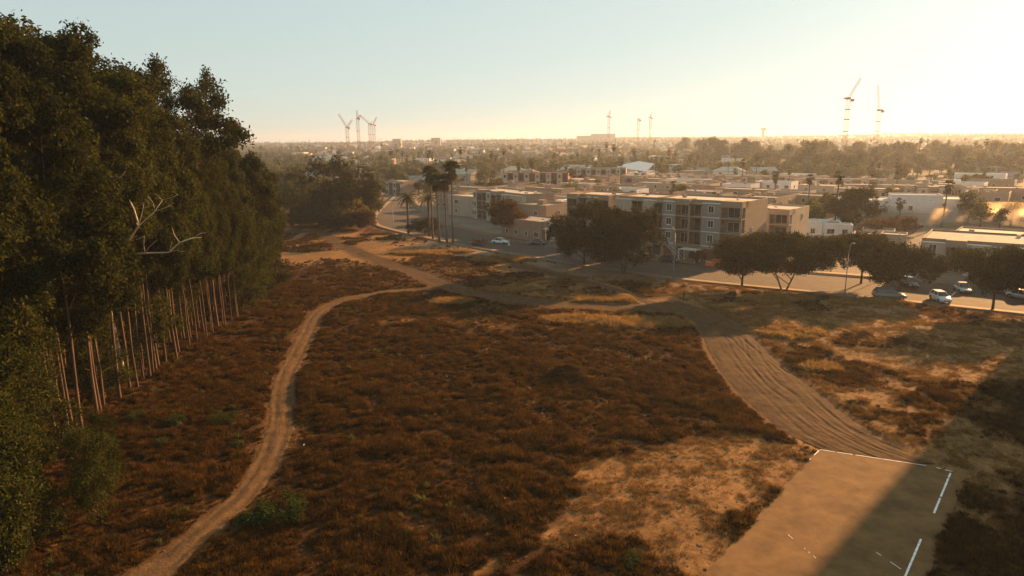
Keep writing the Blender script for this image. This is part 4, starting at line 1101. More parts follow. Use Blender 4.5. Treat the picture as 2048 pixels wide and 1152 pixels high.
# row of flats at the back, right
for i, (px, py, n, lab, rot) in enumerate([(1935, 372, 6, 'row of two storey flats behind the long white building, nearer half', -24), (2060, 376, 5, 'row of two storey flats behind the dusty lot at the right edge', -24), (1800, 378, 3, 'pair of tan flats left of the golden tree', -24),
                               (1660, 352, 7, 'long row of tan flats below the tree belt, left part', -12), (1790, 358, 6, 'long row of tan flats below the tree belt, right part', -14), (1530, 350, 6, 'row of brown flats below the tree belt, left end', -10)]):
    segs = []
    for q in range(n): segs += [('panel', 3.4), ('loggia' if q % 2 else 'bay', 3.4)]
    L = sum(w for _, w in segs); x, y = G(px, py, 6.8); x, y = from_right(x, y, R(rot), L)
    apartment(x, y, R(rot), segs, 11, 2, lab, base=0, ground=False, sh=3.1, panelm='stucco_light', detail=False)
for (px, py, n, st, lab, rot) in [(1136, 347, 6, 3, 'dark brown three storey flats with white window strips, left of the white tent', -12), (1252, 338, 6, 3, 'pale three storey flats in front of the white tent', -12), (800, 365, 2, 2, 'tan two storey house at the bend of the street', -40)]:
    segs = []
    for q in range(n): segs += [('panel', 2.6), ('loggia', 2.8)]
    L = sum(w for _, w in segs); x, y = G(px, py, 3.05 * st); x, y = from_right(x, y, R(rot), L)
    apartment(x, y, R(rot), segs, 12, st, lab, base=0, ground=False, sh=3.05, panelm='stucco' if n < 6 else 'stucco_light', wallm='rust' if px == 1136 else 'stucco', detail=False)
# tower outside the frame at the right whose long shadow lies over the court
C = Vector((32.6, 50.9)) + Vector((math.sin(R(SUN_AZ)), math.cos(R(SUN_AZ)))) * 96
segs = []
for q in range(6): segs += [('panel', 3.6), ('bay', 3.6)]
apartment(C.x, C.y, R(-SUN_AZ), segs, 18, 13, 'tall apartment tower by the street, its shadow falling across the court', panelm='stucco_light', detail=False, kind='apartment_tower')

# the estate of flat roofed houses behind the street: a street grid
def free(x, y, r):
    return all((x - a) ** 2 + (y - b) ** 2 > (r + c) ** 2 for a, b, c in FOOT)
def behind_street(x, y, pad):
    d = np.sqrt(((SF - np.array([x, y])) ** 2).sum(1)); return bool(townside(np.array([x]), np.array([y]))[0]) and not inpoly(np.array([x]), np.array([y]), street_poly)[0] and d.min() > pad
def where_words(px):
    if px < 760: return 'beyond the street bend'
    if px < 900: return 'behind the date palms'
    if px < 1040: return 'behind the three storey flats'
    if px < 1180: return 'left of the white tent'
    if px < 1320: return 'behind the long apartment block'
    if px < 1480: return 'behind the grey panelled block'
    if px < 1640: return 'behind the beige corner house'
    if px < 1800: return 'by the big round tree'
    return 'behind the white building'
KEEP = [(70, 140), (64, 150), (70, 157), G(1645, 484), G(1690, 478), G(1610, 480), G(1780, 480), G(1850, 462), G(1830, 478), G(1900, 470), G(1960, 470), G(1706, 458), G(1940, 450), G(1985, 440), G(1905, 446)]
r = random.Random(11); nh_ = 0; ux = Vector((math.cos(A41), math.sin(A41))); uy = Vector((-ux.y, ux.x)); O = Vector((x1, y1))
v = 17.0
while v < 215:
    u = -150.0
    while u < 150:
        L = r.uniform(11, 19); D = r.uniform(8.5, 12); H = r.choice((3.6, 5.8, 6.2, 6.6, 5.6)) if v < 90 else r.choice((3.4, 5.6, 6.0))
        p = O + ux * (u) + uy * (v + r.uniform(-1.5, 1.5)); c = p + ux * L / 2 + uy * D / 2
        px, py = PXL(c.x, c.y, H)
        rad = math.hypot(L, D) / 2
        if -30 < px < 2080 and px > 770 and behind_street(c.x, c.y, rad + 3) and free(c.x, c.y, rad * .80) and all(math.hypot(c.x - a, c.y - b) > rad + 9 for a, b in KEEP):
            wm = r.choice(('stucco', 'stucco', 'stucco', 'stucco_light', 'stucco_light', 'stucco_terra', 'white')) ; rm = r.choice(('roof_pale', 'roof_grey', 'roof_pale', 'roof_grey', 'roof_grey'))
            if wm == 'white' and px < 1150: wm = 'stucco'
            fl = 1 if H < 5 else (2 if H < 8 else 3)
            tone = {'stucco': 'tan', 'stucco_light': 'beige', 'stucco_terra': 'terracotta', 'white': 'white'}[wm]
            lab = '%s %s storey flat roofed house with a %s roof %s' % (tone, ('one', 'two', 'three')[fl - 1], 'pale' if rm == 'roof_pale' else 'dark', where_words(px))
            t = simple_building(p.x, p.y, A41 + r.choice((0, 0, 0, PI / 90)), L, D, H, wm, rm, lab, r.choice((2, 3, 4)), fl, kind='flat_roofed_house', group='flat roofed houses of the estate, ' + lab, detail=v < 60, parapet=r.uniform(.3, .9), rr=r)
            for q in range(r.choice((1, 2, 3))):
                s = r.uniform(.5, 1.0); c = MB(); 
                if r.random() < .35: c.box(0, 2.2, 0, 1.9, 0, 1.3)
                else: c.box(0, s, 0, s, 0, s * .8)
                c.build('roof_unit', M[wm] if r.random() < .6 else M['roof_grey'], t, loc=(r.uniform(.8, L - 3.6), r.uniform(.8, D - 3.4), H + .101))
            nh_ += 1; u += L + r.choice((1.2, 1.2, 5))
        else: u += 3
    v += r.choice((13.5, 15, 20))
print('estate houses', nh_)

# houses of the town out to the horizon
nf = 0; r = random.Random(21); tries = 0
while nf < 290 and tries < 9000:
    tries += 1
    yy = 240 + 2000 * r.random() ** 1.6; xx = yy * r.uniform(-.42, .78)
    if xx > .36 * yy and r.random() < .5: continue
    px, py = PXL(xx, yy, 3)
    if yy < 360 and px < 1000: continue
    if px < 560: continue
    if px > 1450 and 300 < py < 352 and r.random() < .8: continue
    L = r.uniform(10, 20) * (1 + yy / 2200); D = r.uniform(8, 11) * (1 + yy / 2600); H = r.choice((3.0, 3.2, 5.6, 6.0))
    if not free(xx, yy, L * .55): continue
    big = r.random() < .10
    if big: L *= 1.9; D *= 1.4
    roof = r.choice(('gable', 'hip', 'flat', 'flat', 'gable')); rm = r.choice(('roof_grey', 'roof_tile', 'roof_pale', 'roof_grey'))
    if roof == 'flat': rm = r.choice(('roof_pale', 'roof_pale', 'roof_grey'))
    wm = r.choice(('white', 'white', 'stucco_light', 'stucco', 'stucco_light'))
    tone = {'stucco': 'tan', 'stucco_light': 'beige', 'white': 'white'}[wm]; rt = {'roof_grey': 'grey', 'roof_tile': 'brown tiled', 'roof_pale': 'pale'}[rm]
    lab = '%s house with %s %s roof, %s, %s' % (tone, rt, 'flat' if roof == 'flat' else 'pitched', 'near' if yy < 450 else 'midway' if yy < 900 else 'far off', where_words(px))
    simple_building(xx, yy, R(r.choice((-41, -12, -20, 49, 10)) + r.uniform(-6, 6)), L, D, H, wm, rm, lab, 2, 1 if H < 5 else 2, roof, 'far_house', 'house', 'town houses, ' + lab, False, rr=r, ends=1)
    nf += 1
print('far houses', nf)

def at_dist(px, py, Y):
    u, v = px - CX, py - CY; u2 = u * cr - v * sr; v2 = u * sr + v * cr; fw = F * cp - v2 * sp; dn = F * sp + v2 * cp; s = Y / fw
    return u2 * s, CAMH - dn * s
# warehouse, tent, ridge buildings, water tower
for (pxa, pxb, pyt, Y, H, D, wm, lab) in [(1749, 1990, 300, 660, 11, 40, 'white', 'long low white warehouse behind the tree belt'), (1640, 1750, 312, 620, 7, 30, 'white', 'low pale warehouse left of the long white one'),
                                   (1186, 1231, 268, 2600, 22, 60, 'stucco_light', 'broad hazy block on the skyline at the foot of a thin crane'), (785, 801, 278, 1900, 14, 25, 'stucco', 'small dark block on the left skyline right of the four cranes'), (1155, 1186, 272, 2650, 12, 40, 'stucco_light', 'lower hazy wing beside the broad skyline block'),
                                   (862, 880, 276, 2100, 12, 25, 'stucco', 'hazy flat block among the skyline trees at left')]:
    xa, zt = at_dist(pxa, pyt, Y); xb, _ = at_dist(pxb, pyt, Y)
    t = empty('far_building', (xa, Y, zt - H), 0, lab, 'building'); b = MB(); b.box(0, xb - xa, 0, D, -15, H); b.build('wall', M[wm], t); b = MB(); b.box(-.3, xb - xa + .3, -.3, D + .3, H + .01, H + .6); b.build('roof', M['roof_pale'], t)
    for i in range(int((xb - xa) / 9)): add_window_simple(t, 4 + i * 9, -.003, H * .35, 2.4, 1.6)
xt, zt = at_dist(1265, 334, 420); t = empty('tent', (xt, 420, 0), R(-20), 'white peaked tent canopy beyond the pale flats', 'tent')
b = MB(); n = 5; W = 13.0
P_ = [(-W, -5, 6.5), (-5, -6, 8.0), (W * .7, -5, 6.0), (W, 0, 10.5), (W * .7, 6, 6.5), (-5, 7, 8.5)]; top = [(-6, 0, 10.0), (4, 0, 12.0)]
b.poly([P_[0], P_[1], top[0]]); b.poly([P_[1], P_[2], top[1], top[0]]); b.poly([P_[2], P_[3], top[1]]); b.poly([P_[3], P_[4], top[1]]); b.poly([P_[4], P_[5], top[0], top[1]]); b.poly([P_[5], P_[0], top[0]])
b.build('canopy', M['tent'], t)
for p in P_:
    b = MB(); b.bar((p[0], p[1], 0), p, .15); b.build('pole', M['trim'], t)
xt, zt = at_dist(1527, 256, 2500); t = empty('water_tower', (xt, 2500, 20), 0, 'water tower with a wide tank on the hazy skyline', 'water tower')
b = MB(); b.tube([(0, 0, -20), (0, 0, zt - 20 - 7)], [6, 5], 10); b.build('shaft', M['white'], t); b = MB(); b.tube([(0, 0, zt - 20 - 7), (0, 0, zt - 20 - 4), (0, 0, zt - 20)], [5, 11, 11.5], 14); b.build('tank', M['white'], t)

# ------------------------------------------------------------------ cranes
def lattice(mb, a, b, w, n, r=.09):
    a = Vector(a); b = Vector(b); d = (b - a).normalized(); u = d.cross(Vector((0, 1, 0.01))).normalized(); v_ = d.cross(u)
    c = [(u * i + v_ * j) * w / 2 for i, j in ((-1, -1), (1, -1), (1, 1), (-1, 1))]
    for q in c: mb.bar(tuple(a + q), tuple(b + q), r)
    for k in range(n):
        p = a.lerp(b, k / n); q = a.lerp(b, (k + 1) / n)
        for i in range(4): mb.bar(tuple(p + c[i]), tuple(q + c[(i + 1) % 4]), r * .6)
def crane(pxb, pxt, pyt, Y, jibs, w, lab, cabs=(1.0,), collars=(.45, .7), col='crane_red', thick=.085):
    xt, zt = at_dist(pxt, pyt, Y); z0 = ground_z(xt, Y); t = empty('tower_crane', (xt, Y, z0), 0, lab, 'crane'); H = zt - z0; s = Y / F
    mb = MB(); lattice(mb, (0, 0, 0), (0, 0, H), w, int(H / w), thick); mb.build('mast', M[col], t)
    for c_ in collars:
        mb = MB(); mb.box(-w * .58, w * .58, -w * .58, w * .58, H * c_, H * c_ + .5); mb.build('collar', M['darkmetal'], t)
    mb = MB(); mb.box(-w * .5, w * .5, -w * .5, w * .5, H, H + 1.5); mb.box(w * .6, w * 1.3, -w * .9, -w * .1, H - 1.5, H + .3); mb.build('cab', M['crane_red'], t)
    for (jx, jy) in jibs:
        xj, zj = at_dist(jx, jy, Y); mb = MB(); lattice(mb, (0, 0, H + 1), (xj - xt, 0, zj - z0), w * .5, max(6, int(Vector((xj - xt, zj - zt)).length / (w * .7))), thick * .8); mb.build('jib', M[col], t)
    xj, zj = at_dist(*jibs[0], Y); dx = -1 if xj > xt else 1
    mb = MB(); mb.bar((0, 0, H + 1), (dx * w * 1.3, 0, H + w * 1.3), thick); mb.bar((dx * w * 1.3, 0, H + w * 1.3), ((xj - xt) * .6, 0, (H + (zj - z0 - H) * .6)), thick * .5); mb.box(min(dx * w * .6, dx * w * 1.3), max(dx * w * .6, dx * w * 1.3), -w * .3, w * .3, H + .3, H + 1.4); mb.build('counter_jib', M[col], t)
    return t
crane(1690, 1697, 199, 520, [(1722, 156)], 2.5, 'tall red lattice crane with a raised jib, left of the two on the right skyline', collars=(.35, .55, .72, .86))
crane(1752, 1758, 222, 640, [(1756, 170)], 2.8, 'tall red lattice crane with an almost upright jib, right of the two', collars=(.4, .62, .8))
crane(694, 694, 256, 1000, [(677, 228), (704, 240)], 3.6, 'leftmost crane of the four on the left skyline, jib swung to the left', thick=.16)
crane(715, 715, 238, 1000, [(713, 221), (722, 230)], 3.2, 'tallest of the four cranes on the left skyline, jib upright', thick=.16)
crane(739, 739, 249, 1050, [(721, 232)], 3.4, 'third crane of the four on the left skyline, its jib leaning left', thick=.16)
crane(747, 747, 250, 1080, [(753, 234)], 3.4, 'rightmost crane of the four on the left skyline, its jib leaning right', thick=.16)
crane(1218, 1218, 234, 1300, [(1220, 222)], 3.4, 'thin crane rising behind the broad skyline block', thick=.16)
crane(1277, 1277, 241, 1350, [(1275, 236)], 3.4, 'shortest of the three thin cranes at the centre of the skyline', thick=.16)
crane(1301, 1301, 236, 1350, [(1303, 225)], 3.4, 'rightmost of the three thin cranes at the centre of the skyline', thick=.16)
crane(471, 471, 246, 900, [(471, 236)], 3.0, 'crane glimpsed at the right edge of the eucalyptus crowns', thick=.15)

# ------------------------------------------------------------------ trees of the town
def far_tree(seed, H, rx, n, size, m, trunk_h=.25):
    r = np.random.default_rng(seed); bl = []; k = 9
    for i in range(k):
        a = r.uniform(0, 6.28); q = rx * r.uniform(.1, .62); z = H * r.uniform(trunk_h + .12, .86); s = 1.15 - .45 * z / H
        bl.append((q * s * math.cos(a), q * s * math.sin(a), z, rx * r.uniform(.28, .48), rx * r.uniform(.28, .48), H * r.uniform(.10, .20)))
    p = blob_points(r, bl, n, 5, size * .5, .5)
    v, f = leaves_arrays(p, size, .7, .1, seed)
    mb = MB(); mb.tube([(0, 0, -.8), (0, 0, H * .5), (0.3, 0, H * .75)], [.35, .22, .08], 5)
    tv = np.array(mb.v); nf_ = len(f)
    me = bpy.data.meshes.new('tree'); allv = [tuple(q) for q in v] + [tuple(q) for q in tv]; allf = [tuple(q) for q in f] + [tuple(i + len(v) for i in q) for q in mb.f]
    me.from_pydata(allv, [], allf); me.materials.append(m); me.materials.append(M['bark_dark']); me.polygons.foreach_set('material_index', [0] * nf_ + [1] * len(mb.f)); me.update(); return me
BIG = [far_tree(400 + i, 17, 7.0, 3200, .75, M['leaf_far' if i != 3 else 'leaf_gold']) for i in range(5)]
MED = [far_tree(410 + i, 8.5, 4.6, 1500, .55, M['leaf_far']) for i in range(5)]
FARM = [far_tree(420 + i, 8.5, 5.0, 260, 1.3, M['leaf_far']) for i in range(4)]
def join_palm(p):
    tr, cr__ = p; b = bpy.data.meshes.new('palm'); v = [tuple(q.co) for q in tr.vertices] + [tuple(q.co) for q in cr__.vertices]; n = len(tr.vertices)
    f = [tuple(q.vertices) for q in tr.polygons] + [tuple(i + n for i in q.vertices) for q in cr__.polygons]
    b.from_pydata(v, [], f); b.materials.append(M['bark_palm']); b.materials.append(M['leaf_palm']); b.polygons.foreach_set('material_index', [0] * len(tr.polygons) + [1] * len(cr__.polygons)); b.update(); return b
PALM = [join_palm(fan_palm(430 + i, h, 18, 1.7, 5)) for i, h in enumerate((8, 11, 14, 17))]
def far_plant(kind, me, x, y, s, lab, group, cat='tree', sz=None):
    o = link(kind, me, None, (x, y, ground_z(x, y)), random.uniform(0, 6.28)); o.scale = (s, s, sz or s); return tag(o, lab, cat, group)
# tree belt on the right
r = random.Random(31)
belt = []
for px in range(1500, 2075, 11):
    belt.append((px + r.uniform(-6, 6), r.uniform(326, 336), r.uniform(286, 300) if px > 1560 else r.uniform(296, 310), 'in the back row of the tree belt'))
for px in range(1500, 2080, 12):
    belt.append((px + r.uniform(-8, 8), r.uniform(342, 352), r.uniform(302, 326), 'in the front row of the tree belt'))
for px in range(1398, 1520, 17): belt.append((px + r.uniform(-6, 6), r.uniform(322, 330), r.uniform(280, 292), 'in the tall clump right of the skyline block'))
belt += [(1366, 312, 272, 'tall lone tree left of the clump below the centre cranes'), (1611, 345, 284, 'tallest pointed tree of the belt'), (1800, 372, 337, 'golden tree standing in front of the tree belt')]
for i, (px, pb, pt, lab) in enumerate(belt):
    x, y = G(px, pb)
    if y > 2600 or y < 0: continue
    h = hgt(pb, pt, px); gold = 'golden' in lab or (px > 1600 and r.random() < .30)
    me = BIG[3] if gold else BIG[r.choice((0, 1, 2, 4))]
    one = i >= len(belt) - 3
    far_plant('tree', me, x, y, h / 17 * r.uniform(1.05, 1.4), lab if one else ('golden green' if gold else 'dark green') + ' tree ' + lab, None if one else lab + (', golden' if gold else ', dark'), sz=h / 17 * r.uniform(1.05, 1.35))
# individual trees and palms of the nearer town
r = random.Random(41); nt_ = 0; npm = 0; tries = 0
while nt_ + npm < 330 and tries < 12000:
    tries += 1
    yy = 185 + 420 * r.random() ** 1.2; xx = yy * r.uniform(-.36, .74); px, py = PXL(xx, yy, 5)
    if yy < 320 and px < 740: continue
    if not behind_street(xx, yy, 5): continue
    if not free(xx, yy, .2): continue
    if math.hypot(xx - KEEP[1][0], yy - KEEP[1][1]) < 26: continue
    if 1000 < px < 1700 and yy < 250 and r.random() < .35: continue
    w = where_words(px); far_ = 'near the street' if yy < 260 else 'in the middle distance' if yy < 420 else 'farther out'
    if r.random() < .36: far_plant('fan_palm', PALM[r.randrange(3)], xx, yy, r.uniform(.8, 1.1), 'fan palm %s, %s' % (w, far_), 'fan palms %s, %s' % (w, far_), 'palm tree'); npm += 1
    else:
        k = r.uniform(.55, 1.1)
        far_plant('tree', MED[r.randrange(5)], xx, yy, k, 'bushy green tree %s, %s' % (w, far_), 'bushy green trees %s, %s' % (w, far_)); nt_ += 1
print('town trees', nt_, 'palms', npm)
# the rest of the town's trees, farther off
rr_ = np.random.default_rng(51)
n = 19000; y = 420 + 3800 * rr_.random(n) ** 1.15; x = y * rr_.uniform(-.85, .95, n)
k = fbm(x / 90, y / 90, 66, 3) > .44
px = 1024 + x / y * 1366
k &= ~((px > 1640) & (px < 2000) & (y > 560) & (y < 720))
x, y = x[k], y[k]
fs = np.array([(a, b, c) for a, b, c in FOOT if b > 300]); ok = np.ones(len(x), bool)
for a, b, c in fs: ok &= (x - a) ** 2 + (y - b) ** 2 > (c * .9) ** 2
x, y = x[ok], y[ok]; print('far trees', len(x))
z = hz(x, y, np.full(x.shape, 99.), np.full(x.shape, 99.), np.full(x.shape, 99.))
scatter('far_trees', np.stack([x, y, z], 1), rr_.uniform(.5, 1.15, len(x)) * (1 + y / 9000), FARM, 'countless small trees between the houses out to the skyline', seed=5, tilt=0)
n = 1500; y = 420 + 3200 * rr_.random(n) ** 1.1; x = y * rr_.uniform(-.8, .85, n); z = hz(x, y, np.full(x.shape, 99.), np.full(x.shape, 99.), np.full(x.shape, 99.))
scatter('far_palms', np.stack([x, y, z], 1), rr_.uniform(.8, 1.3, n), PALM, 'countless small palms dotted between the far houses', seed=6, tilt=0.02)
# slope left of the bend: brush and trees beyond the upper track
x = rr_.uniform(-150, -52, 900); y = rr_.uniform(150, 420, 900); dt, ds, dc = zones(x, y); pxx = 1024 + x / y * 1366
k = (x < -53 - (y - 240).clip(0) * .08) & (dt > 2.5) & (ds > 4) & ((y > 205) | (x < -70 )) & (x > -y * .62)
x, y, dt, ds, dc = x[k], y[k], dt[k], ds[k], dc[k]
scatter('hillside_thicket', np.stack([x, y, hz(x, y, dt, ds, dc)], 1), rr_.uniform(.22, .6, len(x)), MED, 'thicket of bushes and small trees beyond the bend and the upper track', seed=7, tilt=.05)

# ------------------------------------------------------------------ street furniture
def lamp(px, py, ptop, armpx, armpy, lab, single=True):
    x, y = G(px, py); h = hgt(py, ptop, px); t = empty('street_lamp', (x, y, 0.13), 0, lab, 'street lamp', None)
    mb = MB(); mb.tube([(0, 0, 0), (0, 0, .4), (0, 0, h - 1.4)], [.11, .08, .055], 8); mb.build('pole', M['metal'], t, True)
    ax = (armpx - px) * y / F * 1.0; s = 1 if ax > 0 else -1; ax = abs(ax)
    mb = MB(); mb.tube([(0, 0, h - 1.4), (s * .15, 0, h - .8), (s * ax * .5, 0, h - .1), (s * ax, 0, h + .1)], [.065, .055, .05, .045], 6); mb.build('arm', M['metal'], t, True)
    mb = MB(); mb.tube([(s * ax * .9, 0, h + .1), (s * (ax + .2), 0, h + .12), (s * (ax + .55), 0, h + .06)], [.06, .14, .05], 8); mb.build('lamp_head', M['metal'], t, True)
lamp(1347, 556, 452, 1331, 448, 'tall street lamp with its arm bent left, in front of the grey panelled block')
lamp(1689, 594, 490, 1693, 487, 'tall straight street lamp between the wide spreading tree and the estate car')
lamp(1091, 517, 441, 1088, 440, 'dark slim street lamp in front of the dark parked car')
lamp(787, 455, 400, 789, 398, 'slim street lamp in the bend of the street, left of the date palms')
lamp(1792, 546, 468, 1790, 466, 'thin pole at the far pavement behind the right hand trees')
def signpost(px, py, h, lab, w=.5, hh=.6, m='trim'):
    x, y = G(px, py); t = empty('signpost', (x, y, ground_z(x, y)), .2, lab, 'sign'); mb = MB(); mb.box(-.05, .05, -.05, .05, -.2, h); mb.build('post', M['darkmetal'], t); mb = MB(); mb.box(-w / 2, w / 2, -.08, -.052, h - hh, h + .05); mb.build('sign_panel', M[m], t)
signpost(1018, 505, 2.2, 'small pale sign on a post at the field side pavement, below the white car')
signpost(967, 495, 2.3, 'dark post with a small plate beside the flat trailer', .35, .4, 'darkmetal')
signpost(1367, 600, 1.5, 'short dark marker post where the dirt tracks meet', .28, .7, 'bark_dark')
# thin utility poles standing in the town
for (px, py, ptop, lab) in [(1061, 402, 374, 'thin pole among the flat roofs right of the three storey flats'), (1552, 300, 256, 'thin mast on the skyline left of the water tower'), (1790, 372, 340, 'thin pole left of the golden tree'), (1355, 372, 346, 'thin pole behind the grey panelled block'),
                            (1545, 372, 340, 'thin pole before the tree belt, left end'), (1250, 385, 358, 'thin pole behind the long apartment block'), (985, 402, 372, 'thin pole behind the three storey flats'), (1165, 372, 345, 'thin pole below the white tent')]:
    x, y = G(px, py); h = hgt(py, ptop, px); t = empty('utility_pole', (x, y, ground_z(x, y)), .5, lab, 'pole'); mb = MB(); mb.tube([(0, 0, 0), (0, 0, h)], [.16, .1], 6); mb.build('pole', M['bark_dark'], t)
    mb = MB(); mb.box(-1.1, 1.1, -.06, .06, h - .7, h - .55); mb.build('crossarm', M['bark_dark'], t)
# orange barriers
for (px, py, lab) in [(1419, 533, 'orange plastic barrier on the pavement before the grey panelled block, left one'), (1431, 528, 'orange plastic barrier before the grey panelled block, right one')]:
    x, y = G(px, py); t = empty('road_barrier', (x, y, .13), R(-40), lab, 'barrier'); mb = MB()
    prof = [(-.28, 0), (.28, 0), (.22, .3), (.1, .55), (.08, 1.0), (-.08, 1.0), (-.1, .55), (-.22, .3)]
    n = len(mb.v); mb.v += [(-.8, p[0], p[1]) for p in prof] + [(.8, p[0], p[1]) for p in prof]; k = len(prof)
    mb.f.append(tuple(range(k))); mb.f.append(tuple(reversed(range(k, 2 * k)))); mb.m += [0, 0]
    for i in range(k): mb.f.append((i, (i + 1) % k, k + (i + 1) % k, k + i)[::-1]); mb.m.append(0)
    mb.build('body', M['orange'], t); mb = MB(); mb.box(-.7, .7, -.11, .11, .7, .82); mb.build('reflective_band', M['trim'], t)
# entrance canopy and outside stair of the grey block
x, y = G(1378, 524); t = empty('pergola', (x, y, .13), A41, 'pale metal canopy frame by the garage entrance of the grey panelled block', 'pergola')
for sx in (-1.8, 1.8):
    for sy in (-1.2, 1.2):
        mb = MB(); mb.box(sx - .06, sx + .06, sy - .06, sy + .06, 0, 2.5); mb.build('post', M['trim'], t)
for i in range(6):
    mb = MB(); mb.box(-2.0, 2.0, -.05, .05, 2.5, 2.62); mb.build('slat', M['trim'], t, loc=(0, -1.2 + i * .48, 0))
x, y = G(1352, 518); t = empty('outside_stair', (x, y, .1), A41, 'outside stair with white rails leaning on the grey panelled block', 'stair')
for i in range(12):
    mb = MB(); mb.box(0, .3, 0, 1.0, 0, .06); mb.build('step', M['pavement'], t, loc=(-i * .3, 1.0, .2 + i * .22))
for yy_ in (.95, 2.0):
    mb = MB(); mb.bar((.3, yy_, .1), (-3.4, yy_, 2.8), .06); mb.bar((.3, yy_, 1.1), (-3.4, yy_, 3.8), .035)
    for i in range(5): mb.bar((.2 - i * .8, yy_, .2 + i * .58), (.2 - i * .8, yy_, 1.15 + i * .58), .025)
    mb.build('handrail', M['trim'], t)
# low garden walls by the pavement
for (pa, pb, h, lab) in [((1180, 512), (1320, 522), 1.1, 'low tan wall along the pavement behind the two big street trees'), ((1500, 532), (1620, 535), 1.2, 'low tan wall before the beige corner house'), ((1640, 486), (1700, 480), 1.6, 'low pale wall on top of the side yard')]:
    a, b = Vector(G(*pa)), Vector(G(*pb)); d = b - a; o = MB(); o.box(0, d.length, 0, .22, -.3, h); o.box(-.03, d.length + .03, -.04, .26, h, h + .08)
    tag(o.build('garden_wall', M['stucco'], loc=(a.x, a.y, 0), rot=math.atan2(d.y, d.x)), lab, 'wall')

# ------------------------------------------------------------------ cars
def carpaint(name, c, metal=.3):
    m = mat(name, c, .35, spec=.5, metal=metal); m.node_tree.nodes['Principled BSDF'].inputs['Coat Weight'].default_value = .4; return m
M['car_white'] = carpaint('car_white', (.62, .62, .60), 0); M['car_dark'] = carpaint('car_dark', (.035, .025, .022)); M['car_green'] = carpaint('car_greygreen', (.10, .11, .095)); M['car_silver'] = carpaint('car_silver', (.35, .35, .34))
M['tyre'] = mat('tyre', (.02, .02, .02), .9); M['headlight'] = mat('headlight_glass', (.6, .6, .58), .2, spec=.6); M['taillight'] = mat('taillight_red', (.3, .02, .015), .3)
def car(px, py, heading, paint, lab, L=4.5, W=1.78, H=1.46, style='sedan', group=None):
    x, y = G(px, py); t = empty('car', (x, y, .004), heading, lab, 'car', group); p = M[paint]
    suv = style != 'sedan'
    hb = .74 if not suv else .88; ht = .84 if not suv else .98
    st = [(-L / 2, .42, .62, .80), (-L / 2 + .12, .26, ht - .06, .90), (-L / 2 + .9, .2, ht + .03, .98), (-.6, .2, ht, 1.0), (.6, .2, ht - .01, 1.0), (L / 2 - 1.2, .2, hb + .08, .99), (L / 2 - .5, .22, hb - .04, .95), (L / 2 - .08, .28, .60, .84), (L / 2, .38, .52, .74)]
    mb = MB(); k = 10
    for (sx, zb, zt, ww) in st:
        w = W / 2 * ww; mb.v += [(sx, -w * .9, zb), (sx, -w, zb + .12), (sx, -w * 1.0, (zb + zt) / 2), (sx, -w * .97, zt - .10), (sx, -w * .84, zt), (sx, w * .84, zt), (sx, w * .97, zt - .10), (sx, w, (zb + zt) / 2), (sx, w, zb + .12), (sx, w * .9, zb)]
    for i in range(len(st) - 1):
        for j in range(k):
            a = i * k + j; b = i * k + (j + 1) % k; mb.f.append((a, a + k, b + k, b)); mb.m.append(0)
    mb.f.append(tuple(range(k))); mb.m.append(0); e = (len(st) - 1) * k; mb.f.append(tuple(reversed(range(e, e + k)))); mb.m.append(0)
    mb.build('body', p, t, True)
    # cabin
    xa, xb_, xc, xd = (L / 2 - 1.25, L / 2 - 1.95, -L / 2 + 1.15, -L / 2 + (.42 if not suv else .12))
    if not suv: xc = -L / 2 + 1.45
    else: xc = -L / 2 + .65
    zb = ht - .03; lo = W / 2 * .84; hi = W / 2 * .66
    q = [(xa, lo, hb + .02), (xb_, hi, H), (xc, hi, H), (xd, lo * .96, zb)]
    g = MB(); g.v = [(a, -b, c) for a, b, c in q] + [(a, b, c) for a, b, c in q]
    for f in ((0, 1, 5, 4), (1, 2, 6, 5), (2, 3, 7, 6), (0, 3, 2, 1), (4, 5, 6, 7), (0, 4, 7, 3)): g.f.append(f[::-1]); g.m.append(0)
    g.build('windows', M['glass'], t)
    rf = MB(); rf.box(xc - .05, xb_ + .05, -hi - .015, hi + .015, H - .03, H + .025); rf.build('roof_panel', p, t)
    pl = MB()
    for s in (-1, 1):
        pl.bar((q[0][0], s * lo, q[0][2]), (q[1][0], s * (hi + .01), H), .035); pl.bar((q[3][0], s * lo * .96, zb), (q[2][0], s * (hi + .01), H), .05 if not suv else .09)
        mx_ = (xb_ + xc) / 2; pl.bar((mx_, s * (lo + .005), zb), (mx_, s * (hi + .01), H), .035)
    pl.build('pillars', p, t)
    for sx in (-L / 2 + .82, L / 2 - .85):
        for s in (-1, 1):
            wx = MB(); wx.tube([(0, -.11, 0), (0, .11, 0)], .33, 16); wo_ = wx.build('wheel', M['tyre'], t, loc=(sx, s * (W / 2 - .10), .33)); h_ = MB(); h_.tube([(0, -.01, 0), (0, .01, 0)], .2, 10); h_.build('rim', M['metal'], wo_, loc=(0, s * .115, 0))
    for s in (-1, 1):
        b = MB(); b.box(L / 2 - .22, L / 2 - .02, -.17, .17, -.06, .07); b.build('headlight', M['headlight'], t, loc=(-.02, s * W * .34, .62))
        b = MB(); b.box(-.03, .10, -.15, .15, -.08, .08); b.build('taillight', M['taillight'], t, loc=(-L / 2 + .02, s * W * .36, .68))
        b = MB(); b.box(-.06, .1, -.09, .09, -.06, .06); b.build('wing_mirror', p, t, loc=(xa - .15, s * (lo + .15), ht + .05))
    b = MB(); b.box(L / 2 - .06, L / 2 + .012, -.42, .42, .38, .54); b.build('grille', M['darkmetal'], t)
    return t
sdir_ = math.atan2(*(KN[100] - KN[96])[::-1])
car(1001, 487, R(-25), 'car_white', 'white rounded saloon car on the street near the fan palms', 4.4, 1.76, 1.45)
